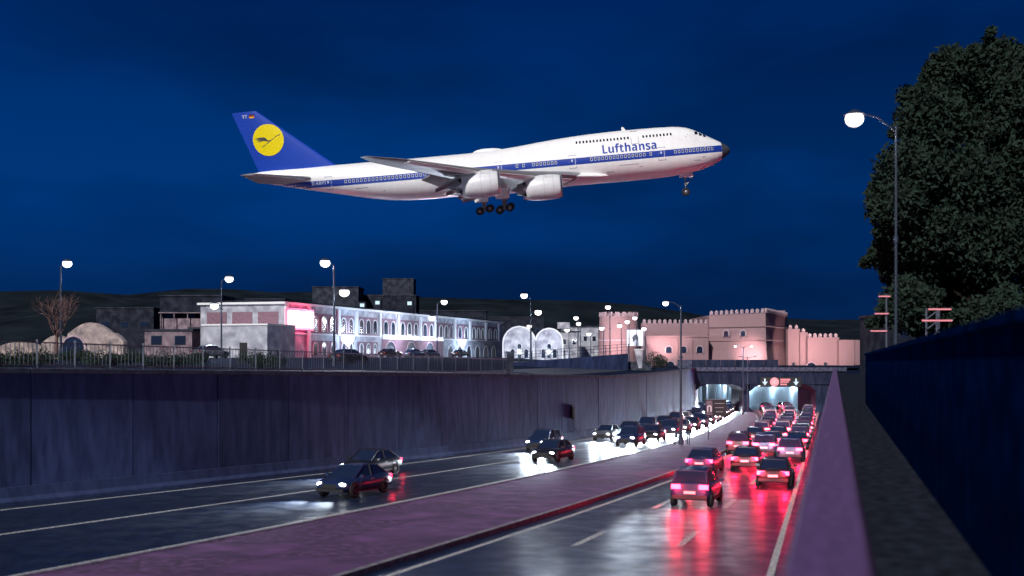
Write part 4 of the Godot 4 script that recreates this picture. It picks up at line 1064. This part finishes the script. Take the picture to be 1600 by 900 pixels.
# ---------------------------------------------------------------- cars
func car_shape(kind: int, paint: Material) -> Node3D:
	var c := Node3D.new()
	# body
	var prof := [[-2.22, 0.62, 0.62, 0.86], [-2.15, 0.8, 0.4, 0.94], [-1.7, 0.88, 0.28, 1.0], [-0.9, 0.9, 0.24, 0.98], [0.3, 0.9, 0.24, 0.96], [1.0, 0.89, 0.26, 0.93], [1.7, 0.86, 0.28, 0.82], [2.05, 0.78, 0.36, 0.72], [2.2, 0.6, 0.5, 0.62]]
	if kind == 1: prof = [[-2.0, 0.66, 0.5, 1.0], [-1.95, 0.84, 0.36, 1.06], [-1.5, 0.9, 0.28, 1.08], [-0.7, 0.92, 0.26, 1.06], [0.4, 0.92, 0.26, 1.03], [1.1, 0.9, 0.28, 1.0], [1.75, 0.87, 0.3, 0.9], [2.05, 0.78, 0.38, 0.8], [2.18, 0.62, 0.52, 0.68]]
	var rings := []
	for p in prof:
		var w: float = p[1]; var b: float = p[2]; var t: float = p[3]; var m := lerpf(b, t, 0.62)
		var x: float = p[0]
		rings.append([Vector3(x, b, -w * 0.85), Vector3(x, lerpf(b, m, 0.4), -w), Vector3(x, m, -w), Vector3(x, t, -w * 0.88), Vector3(x, t + 0.03, 0), Vector3(x, t, w * 0.88), Vector3(x, m, w), Vector3(x, lerpf(b, m, 0.4), w), Vector3(x, b, w * 0.85)])
	part("body", loft(rings, true, 0), paint, c)
	# cabin glass, roof and pillars
	var hs := [[-1.78, 0.98, 0.72, 0.7], [-1.05, 1.40, 0.76, 0.60], [-0.3, 1.46, 0.78, 0.61], [0.25, 1.43, 0.78, 0.60], [1.12, 0.93, 0.74, 0.72]]
	if kind == 1: hs = [[-1.9, 1.06, 0.76, 0.74], [-1.6, 1.55, 0.8, 0.64], [-0.3, 1.66, 0.82, 0.65], [0.35, 1.6, 0.82, 0.64], [1.15, 1.0, 0.78, 0.76]]
	var g := []; var rf := []
	for i in hs.size():
		var h: Array = hs[i]
		var y0 := 0.9 if kind == 0 else 0.98
		g.append([Vector3(h[0], y0, -h[2]), Vector3(h[0], h[1], -h[3]), Vector3(h[0], h[1] + 0.01, 0), Vector3(h[0], h[1], h[3]), Vector3(h[0], y0, h[2])])
		if i >= 1 and i <= 3: rf.append([Vector3(h[0], h[1] - 0.03, -h[3] - 0.02), Vector3(h[0], h[1] + 0.03, -h[3] + 0.06), Vector3(h[0], h[1] + 0.055, 0), Vector3(h[0], h[1] + 0.03, h[3] - 0.06), Vector3(h[0], h[1] - 0.03, h[3] + 0.02)])
	part("window_glass", loft(g, true, -1), M.pane, c)
	part("roof", loft(rf, true, 0), paint, c)
	for s in [-1.0, 1.0]:
		for i in [[0, 1], [3, 4]]:
			var a: Array = hs[i[0]]; var b: Array = hs[i[1]]
			part("pillar", tube_mesh([Vector3(a[0], a[1], s * a[3]), Vector3(b[0], b[1], s * b[3])], [0.05, 0.05], 5), paint, c)
		var md: Array = hs[2]
		part("pillar", tube_mesh([Vector3(md[0], 0.94, s * md[2]), Vector3(md[0], md[1], s * md[3])], [0.05, 0.05], 5), M.black, c)
		boxp("mirror", Vector3(0.16, 0.13, 0.2), Vector3(0.85, 1.0, s * 0.98), paint, c)
		boxp("door_handle", Vector3(0.18, 0.03, 0.03), Vector3(-0.25, 0.8, s * 0.905), M.chrome, c)
		boxp("sill", Vector3(2.1, 0.1, 0.06), Vector3(0, 0.3, s * 0.86), M.black, c)
		for x in [-1.0, -0.1, 0.85]: boxp("door_seam", Vector3(0.015, 0.5, 0.02), Vector3(x, 0.62, s * 0.897), M.black, c)
		for x in [-1.35, 1.35]:
			var wa := part("wheel_arch", cyl(0.4, 0.4, 0.06, 18), M.black, c, Vector3(x, 0.36, s * 0.86)); wa.rotation.x = PI / 2
		for x in [-1.35, 1.35]: wheel(c, Vector3(x, 0.33, s * 0.8), 0.33, 0.24)
	boxp("grille", Vector3(0.05, 0.2, 0.8), Vector3(2.19, 0.56, 0), M.black, c)
	boxp("front_bumper", Vector3(0.12, 0.14, 1.5), Vector3(2.12, 0.38, 0), M.black, c)
	boxp("rear_bumper", Vector3(0.12, 0.16, 1.5), Vector3(-2.16 if kind == 0 else -1.98, 0.45, 0), M.black, c)
	boxp("number_plate", Vector3(0.02, 0.12, 0.5), Vector3(-2.235 if kind == 0 else -2.06, 0.66, 0), M.plate, c)
	return c
func lit_car(kind: int, paint: Material, lights: bool, beam: float) -> Node3D:
	var c := car_shape(kind, paint)
	var yh := 0.64 if kind == 0 else 0.74
	for s in [-1.0, 1.0]:
		var sp := SphereMesh.new(); sp.radius = 0.5; sp.height = 1.0; sp.radial_segments = 12; sp.rings = 6
		var h := part("headlight", sp, M.head if lights else M.chrome, c, Vector3(2.02, yh, s * 0.6)); h.scale = Vector3(0.28, 0.2, 0.4)
		boxp("taillight", Vector3(0.1, 0.2, 0.42), Vector3(-2.16 if kind == 0 else -1.98, yh + 0.16, s * 0.6), M.tail if lights else M.lens_off, c)
		if lights:
			spot(c, Vector3(2.3, yh, s * 0.6), Vector3(1, -0.075, s * 0.03), Color(0.88, 0.94, 1.0), beam, 28.0, 0.12)
			omni(c, Vector3(-2.42 if kind == 0 else -2.24, yh + 0.16, s * 0.6), Color(1.0, 0.08, 0.22), 1.0 if beam > 100.0 else 5.0, 0.15)
	return c
var protos := {}
const PAINT_NAMES := ["black", "grey", "white", "navy blue", "dark red"]
func place_car(kind: int, ci: int, pos: Vector3, dir: Vector3, where: String, group: String, lights := true, beam := 160.0):
	var key := "%d %d %s %d" % [kind, ci, lights, int(beam)]
	if not protos.has(key): protos[key] = lit_car(kind, M.paints[ci], lights, beam)
	var c: Node3D = protos[key].duplicate()
	c.name = numbered("hatchback_car" if kind == 1 else "sedan_car"); add_child(c)
	var up := Vector3(0, 1, 0)
	var x := dir.normalized(); var z := x.cross(up).normalized()
	c.basis = Basis(x, z.cross(x), z); c.position = pos
	tag(c, "%s %s %s" % [PAINT_NAMES[ci], "hatchback" if kind == 1 else "saloon car", where], "car", group)
func spot_word(d: float) -> String:
	if d > 203.0: return " under the bridge"
	if d > 165.0: return " just before the bridge"
	if d > 108.0: return " past the median road sign"
	if d > 84.0: return " near the median lamp"
	return ""
func queue(first: Array, a: float, b: float, gap: float) -> Array:
	var out := first.duplicate()
	var d := a
	while d < b:
		out.append(d); d += gap * (0.92 + 0.3 * rng.randf())
	return out
func traffic():
	# towards the camera on the left carriageway, headlights on
	var lanes := [[0.33, queue([68.0, 92.0], 108.0, 240.0, 8.2)], [0.72, queue([56.0, 80.0], 99.0, 236.0, 7.8)]]
	var k := 0
	for ln in lanes:
		for d in ln[1]:
			var u: float = ln[0]
			var f := func(q: float) -> Vector3: return Vector3(lerpf(wall_x(q), med_l(q), u), road_y(q) + 0.01, -q)
			var dir: Vector3 = f.call(d - 1.0) - f.call(d + 1.0)
			place_car([0, 1, 0, 0, 1][k % 5], ([0, 3, 1, 0, 3, 0, 4, 2, 0, 3][k % 10] if d > 100.0 else [0, 3][k % 2]), f.call(d), dir, "with headlights on, lane by the %s%s" % ["concrete wall" if u < 0.5 else "median", spot_word(d)], "oncoming cars with headlights on")
			k += 1
	# away from the camera on the right carriageway, tail lights on
	lanes = [[0.2, queue([70.0, 88.0], 103.0, 222.0, 8.6)], [0.52, queue([52.0, 72.0], 86.0, 230.0, 8.0)], [0.84, queue([61.0, 80.0], 94.0, 218.0, 8.3)]]
	for ln in lanes:
		for d in ln[1]:
			var u: float = ln[0]
			var f := func(q: float) -> Vector3: return Vector3(lerpf(med_r(q), edge_r(q), u), road_y(q) + 0.01, -q)
			var dir: Vector3 = f.call(d + 1.0) - f.call(d - 1.0)
			place_car([0, 0, 1, 0, 1][k % 5], ([0, 3, 0, 1, 4, 0, 3, 0, 2][k % 9] if d > 95.0 else [3, 0][k % 2]), f.call(d), dir, "with red tail lights, %s lane%s" % ["median-side" if u < 0.4 else ("middle" if u < 0.7 else "parapet-side"), spot_word(d)], "departing cars with red tail lights on", true, 14.0)
			k += 1
	# parked cars on the upper street
	for q in [[330.0, 132.0, 1], [545.0, 120.0, 0], [610.0, 190.0, 0], [648.0, 205.0, 3], [672.0, 215.0, 1], [720.0, 235.0, 0]]:
		var x: float = (q[0] - 800.0) / 1800.0 * q[1]
		place_car(0, q[2], Vector3(x, terrain_y(x, q[1]) + 0.04, -q[1]), Vector3(0.6, 0, -0.8), "parked unlit on the upper street before the white building", "cars parked on the upper street", false)

# ---------------------------------------------------------------- lamps
func street_lamp(label: String, px_pole: float, d: float, heads: Array, e: float, base_y := INF, group := "", r := 0.24, col := Color(0.9, 0.93, 1.0), pr := 1.0):
	var x := (px_pole - 800.0) / 1800.0 * d
	var by := base_y if base_y < 1000.0 else terrain_y(x, d)
	var l := thing("street_lamp", label, "lamp", Vector3(x, by, -d), 0.0, group)
	var top := -INF
	var pm: Material = M.pole if pr > 0.9 else M.pole_dark
	for h in heads: top = maxf(top, (555.0 - h[1]) / 1800.0 * d - by)
	part("pole", tube_mesh([Vector3(0, 0, 0), Vector3(0, top * 0.5, 0), Vector3(0, top - 0.2, 0)], [0.13 * pr, 0.1 * pr, 0.07 * pr], 8), pm, l)
	part("base", cyl(0.24 * pr, 0.17 * pr, 0.9, 10), pm, l, Vector3(0, 0.45, 0))
	part("collar", cyl(0.17 * pr, 0.17 * pr, 0.18, 10), pm, l, Vector3(0, top * 0.62, 0))
	for h in heads:
		var hx: float = (h[0] - px_pole) / 1800.0 * d
		var hy: float = (555.0 - h[1]) / 1800.0 * d - by
		part("arm", tube_mesh([Vector3(0, hy - 0.35, 0), Vector3(hx * 0.45, hy + 0.05, 0), Vector3(hx, hy + 0.2, 0)], [0.05 * pr, 0.045 * pr, 0.04 * pr], 6), pm, l)
		var hood := part("lamp_hood", cyl(r * 1.15, r * 0.35, r * 0.55, 14), pm, l, Vector3(hx, hy + r * 0.72, 0)); hood.rotation.z = 0.0
		var sp := SphereMesh.new(); sp.radius = r; sp.height = r * 1.7; sp.radial_segments = 18; sp.rings = 9
		part("lamp_globe", sp, M.lamp, l, Vector3(hx, hy, 0))
		if h.size() < 3: omni(l, Vector3(hx, hy, 0), col, e, r)
func lamps():
	street_lamp("street lamp on slim pole beside the bare pink-lit tree", 95, 104.0, [[105, 412]], 1100.0, INF, "", 0.42)
	street_lamp("two-armed street lamp before the low mauve houses", 346, 140.0, [[358, 436], [335, 478]], 800.0, INF, "", 0.5)
	street_lamp("tall two-armed street lamp at the railing before the brick-panelled bays", 522, 110.0, [[508, 411], [538, 457]], 600.0, INF, "", 0.48)
	street_lamp("two-armed street lamp before the three wide arches", 683, 215.0, [[694, 472], [675, 497]], 1100.0, INF, "", 0.6)
	street_lamp("two-armed street lamp before the smaller rounded white hall", 829, 200.0, [[819, 462], [841, 488]], 500.0, INF, "", 0.6)
	var small := "small far street lamps before the white houses and the round tower"
	for q in [[827, 510, 240.0], [900, 497, 236.0], [950, 480, 214.0], [992, 497, 250.0], [968, 509, 246.0], [980, 503, 252.0], [940, 513, 240.0], [886, 516, 255.0], [920, 522, 255.0], [904, 506, 248.0], [1006, 514, 252.0]]:
		street_lamp("small far street lamp among white houses left of the fort wall", q[0] + 3, q[2], [[q[0], q[1]]], 160.0, INF, small, 0.5)
	street_lamp("tall single-armed lamp standing in the median paving", 1064, 98.0, [[1040, 474]], 60.0, road_y(98.0) + 0.1, "", 0.26)
	street_lamp("double-armed lamp in the median in front of the bridge pillar", 1161, 188.0, [[1149, 541], [1174, 541, 0]], 80.0, road_y(188.0) + 0.1, "", 0.22)
	street_lamp("tall near street lamp with bright globe in front of the dark tree", 1400, 32.0, [[1335, 186]], 30.0, rtop(32.0) - 1.05, "", 0.25, Color(1.0, 0.92, 0.9), 0.4)
	var u := thing("street_lamp", "unlit lower double-armed lamp post right beside the bridge pillar", "lamp", Vector3((1168 - 800.0) / 1800.0 * 197.0, road_y(197.0) + 0.1, -197.0))
	var h := (555.0 - 557.0) / 1800.0 * 197.0 - u.position.y
	part("pole", tube_mesh([Vector3.ZERO, Vector3(0, h, 0)], [0.12, 0.07], 8), M.pole, u)
	for s in [-1, 1]:
		part("arm", tube_mesh([Vector3(0, h - 0.3, 0), Vector3(s * 1.2, h, 0)], [0.05, 0.04], 6), M.pole, u)
		boxp("head", Vector3(0.5, 0.12, 0.25), Vector3(s * 1.3, h, 0), M.pole, u)

# ---------------------------------------------------------------- railings, signs
func fences_and_signs():
	var f := thing("iron_railing", "dark iron railing of upright bars on top of the concrete retaining wall", "railing", Vector3.ZERO)
	var fx := func(q: float) -> float: return wall_x(q) - 0.3
	var fy := func(q: float) -> float: return wall_top(q) + 0.13
	for y in [0.12, 1.18]:
		part("rail", sweep(fx, fy, [[-0.03, y - 0.03], [-0.03, y + 0.03], [0.03, y + 0.03], [0.03, y - 0.03]], 44.0, 96.0, 2.0), M.rail, f)
	var d := 46.0
	var acc := 0.0
	var bar := cyl(0.018, 0.018, 1.06, 6); var post := bm(Vector3(0.08, 1.32, 0.08))
	var n := 0
	while d < 96.0:
		var p := Vector3(fx.call(d), fy.call(d), -d)
		if n % 9 == 0: part("post", post, M.rail, f, p + Vector3(0, 0.66, 0))
		else: part("bar", bar, M.rail, f, p + Vector3(0, 0.65, 0))
		var sl := wall_x(d + 0.5) - wall_x(d - 0.5)
		d += 0.235 / sqrt(1 + sl * sl); n += 1
	# post-and-rail guard on the raised approach
	var g := thing("guard_railing", "open metal post-and-rail guard along the raised approach road", "railing", Vector3.ZERO)
	var pts := []
	for k in 11:
		pts.append(Vector3((790 + k * 21.0 - 800.0) / 1800.0 * 150.0, -1.05 + k * 0.13, -150.0 - k * 1.5))
	for k in 11: boxp("post", Vector3(0.1, 1.4, 0.1), pts[k] + Vector3(0, 0.7, 0), M.pole, g)
	for k in 10:
		for y in [0.5, 0.95, 1.35]: part("rail", tube_mesh([pts[k] + Vector3(0, y, 0), pts[k + 1] + Vector3(0, y, 0)], [0.035, 0.035], 5), M.pole, g)
	# road sign in the median
	var s := thing("road_sign", "dark rectangular road sign on one post in the median, back of bridge", "sign", Vector3(18.6, road_y(105.0) + 0.15, -105.0))
	s.set_meta("label", "dark rectangular road sign with pale pictogram on one post in the median")
	part("post", cyl(0.05, 0.05, 2.3, 8), M.pole, s, Vector3(-0.7, 1.15, 0))
	boxp("board", Vector3(1.9, 1.5, 0.08), Vector3(0, 2.95, 0), M.black, s)
	boxp("board_edge", Vector3(1.96, 0.05, 0.1), Vector3(0, 3.73, 0), M.chrome, s)
	boxp("pictogram_field", Vector3(0.55, 1.3, 0.01), Vector3(-0.62, 2.95, 0.05), M.pink_wall, s)
	part("pictogram", arch_frame(0.22, 0.5, 0.08, 0.0, 0.02), M.white_trim, s, Vector3(-0.62, 2.6, 0.06))
	for k in 3: boxp("sign_text_line", Vector3(0.9 - 0.12 * k, 0.07, 0.01), Vector3(0.3, 3.35 - k * 0.38, 0.05), M.grey_metal, s)
	# low guard frame round the median lamp
	var q := thing("protective_barrier", "low metal frame guarding the foot of the median lamp", "guard", Vector3(14.4, road_y(98.0) + 0.16, -98.0))
	for x in [-0.6, 0.6]:
		for z in [-0.5, 0.5]: boxp("post", Vector3(0.07, 1.0, 0.07), Vector3(x, 0.5, z), M.pole, q)
	for z in [-0.5, 0.5]: boxp("rail", Vector3(1.6, 0.07, 0.07), Vector3(0, 1.0, z), M.pole, q)

# ---------------------------------------------------------------- plants
func leaf_cloud(blobs: Array, n: int, size: float, seed_: int) -> ArrayMesh:
	var r := RandomNumberGenerator.new(); r.seed = seed_
	var st := st_new()
	for b in blobs:
		var c: Vector3 = b[0]; var rad: Vector3 = b[1]
		for i in n:
			var v := Vector3(r.randfn(), r.randfn(), r.randfn()).normalized() * pow(r.randf(), 0.45)
			v *= 0.82 + 0.3 * r.randf()
			var p := c + Vector3(v.x * rad.x, v.y * rad.y, v.z * rad.z)
			var u := Vector3(r.randfn(), r.randfn(), r.randfn()).normalized() * size * (0.6 + 0.7 * r.randf())
			var w := u.cross(Vector3(r.randfn(), r.randfn(), r.randfn())).normalized() * size * 0.45
			tri(st, p - u, p + w, p + u); tri(st, p - u, p + u, p - w)
	return done(st)
func branches(st: SurfaceTool, p: Vector3, dir: Vector3, ln: float, rad: float, depth: int, r: RandomNumberGenerator):
	var e := p + dir * ln
	var mid := (p + e) / 2 + Vector3(r.randfn(), r.randfn() * 0.4, r.randfn()) * ln * 0.06
	tube(st, [p, mid, e], [rad, rad * 0.8, rad * 0.6], 5)
	if depth == 0: return
	for k in 3 + (r.randi() % 2):
		var nd := (dir + Vector3(r.randfn(), r.randfn() * 0.5 + 0.15, r.randfn()) * 0.5).normalized()
		branches(st, p.lerp(e, 0.55 + 0.45 * r.randf()), nd, ln * (0.6 + 0.2 * r.randf()), rad * 0.55, depth - 1, r)
func plants():
	# the dark tree on the right
	var t := thing("dark_tree", "big dense dark tree behind the navy wall, beside the near lamp", "tree", W(1520, 555, 58.0))
	t.position.y = rtop(58.0) - 1.05
	part("trunk", tube_mesh([Vector3.ZERO, Vector3(0.1, 4, 0), Vector3(-0.1, 9, 0), Vector3(0.1, 13, 0)], [0.45, 0.35, 0.25, 0.1], 9), M.bark, t)
	var blobs := []
	var r := RandomNumberGenerator.new(); r.seed = 12
	for q in [[1480, 120, 34, 50], [1550, 105, 40, 45], [1600, 150, 50, 60], [1450, 190, 50, 60], [1530, 190, 70, 60], [1610, 240, 70, 70], [1420, 270, 52, 50], [1500, 280, 80, 60], [1400, 320, 40, 40], [1440, 360, 60, 50], [1540, 370, 90, 70], [1430, 420, 45, 40], [1500, 440, 90, 50], [1620, 420, 90, 80], [1600, 330, 90, 80], [1680, 250, 90, 120], [1480, 490, 80, 45], [1580, 500, 90, 45], [1420, 480, 45, 40], [1395, 395, 36, 30], [1385, 300, 26, 24]]:
		var c := W(q[0], q[1], 58.0 + r.randf_range(-3, 3)) - t.position
		blobs.append([c, Vector3(q[2], q[3], 60) / 1800.0 * 58.0])
	part("crown", leaf_cloud(blobs, 5200, 0.16, 5), M.leaf_dark, t)
	var sprigs := []
	for b in blobs:
		for k in 5:
			var a := r.randf() * TAU
			var o := Vector3(cos(a) * b[1].x, sin(a) * b[1].y, r.randf_range(-1.0, 1.0)) * r.randf_range(0.85, 1.12)
			sprigs.append([b[0] + o, b[1] * r.randf_range(0.12, 0.3)])
	part("outer_foliage", leaf_cloud(sprigs, 260, 0.17, 6), M.leaf_dark, t)
	var lb := st_new()
	for b in blobs: tube(lb, [Vector3(0, 5.0, 0), (b[0] as Vector3) * 0.5 + Vector3(0, 3.5, 0), b[0]], [0.16, 0.1, 0.04], 5)
	part("limbs", done(lb), M.bark, t)
	# bare tree by the left lamp
	var g := "bare shrubs behind the iron railing"
	var bt := thing("bare_tree", "bare pale-branched tree behind the railing beside the slim lamp", "tree", W(88, 548, 100.0))
	var br := RandomNumberGenerator.new(); br.seed = 31
	var st := st_new(); tube(st, [Vector3(0, -0.4, 0), Vector3(0.05, 1.4, 0)], [0.16, 0.12], 7); part("trunk", done(st), M.pale_bark, bt)
	st = st_new()
	for k in 6: branches(st, Vector3(0.04, 1.0 + 0.08 * k, 0), Vector3(cos(k * 1.1) * 0.5, 1.0, sin(k * 1.1) * 0.5).normalized(), 1.9, 0.06, 3, br)
	part("crown", done(st), M.pale_bark, bt)
	# shrubs along the railing
	var sg := "leafy shrubs growing behind the iron railing"
	for i in 9:
		var px: float = [20, 62, 120, 160, 205, 255, 300, 395, 420][i]
		var d := 66.0 + (i * 7) % 5 * 4.0 + px * 0.045
		var x := (px - 800.0) / 1800.0 * d
		var s := thing("shrub", "dark leafy shrub behind the iron railing before the low mauve houses", "shrub", Vector3(x, terrain_y(x, d), -d), 0.0, sg)
		var sz := 0.7 + 0.5 * br.randf()
		part("stem", tube_mesh([Vector3.ZERO, Vector3(0.05, 0.7, 0)], [0.05, 0.03], 6), M.bark, s)
		part("foliage", leaf_cloud([[Vector3(0, 0.75 * sz, 0), Vector3(1.1, 0.7, 0.9) * sz], [Vector3(0.7, 0.6 * sz, 0.2), Vector3(0.8, 0.5, 0.7) * sz], [Vector3(-0.7, 0.55 * sz, 0), Vector3(0.8, 0.5, 0.7) * sz]], 420, 0.09, 90 + i), M.leaf, s)
	var dk := thing("shrub", "dark rounded bush right of the leaning white pier", "shrub", W(1022, 575, 154.0))
	part("stem", tube_mesh([Vector3(0, -0.5, 0), Vector3(0.0, 0.8, 0)], [0.08, 0.05], 6), M.bark, dk)
	part("foliage", leaf_cloud([[Vector3(0, 1.1, 0), Vector3(1.6, 1.2, 1.2)], [Vector3(0.9, 0.8, 0.3), Vector3(1.1, 0.9, 1.0)]], 900, 0.11, 333), M.leaf_dark, dk)
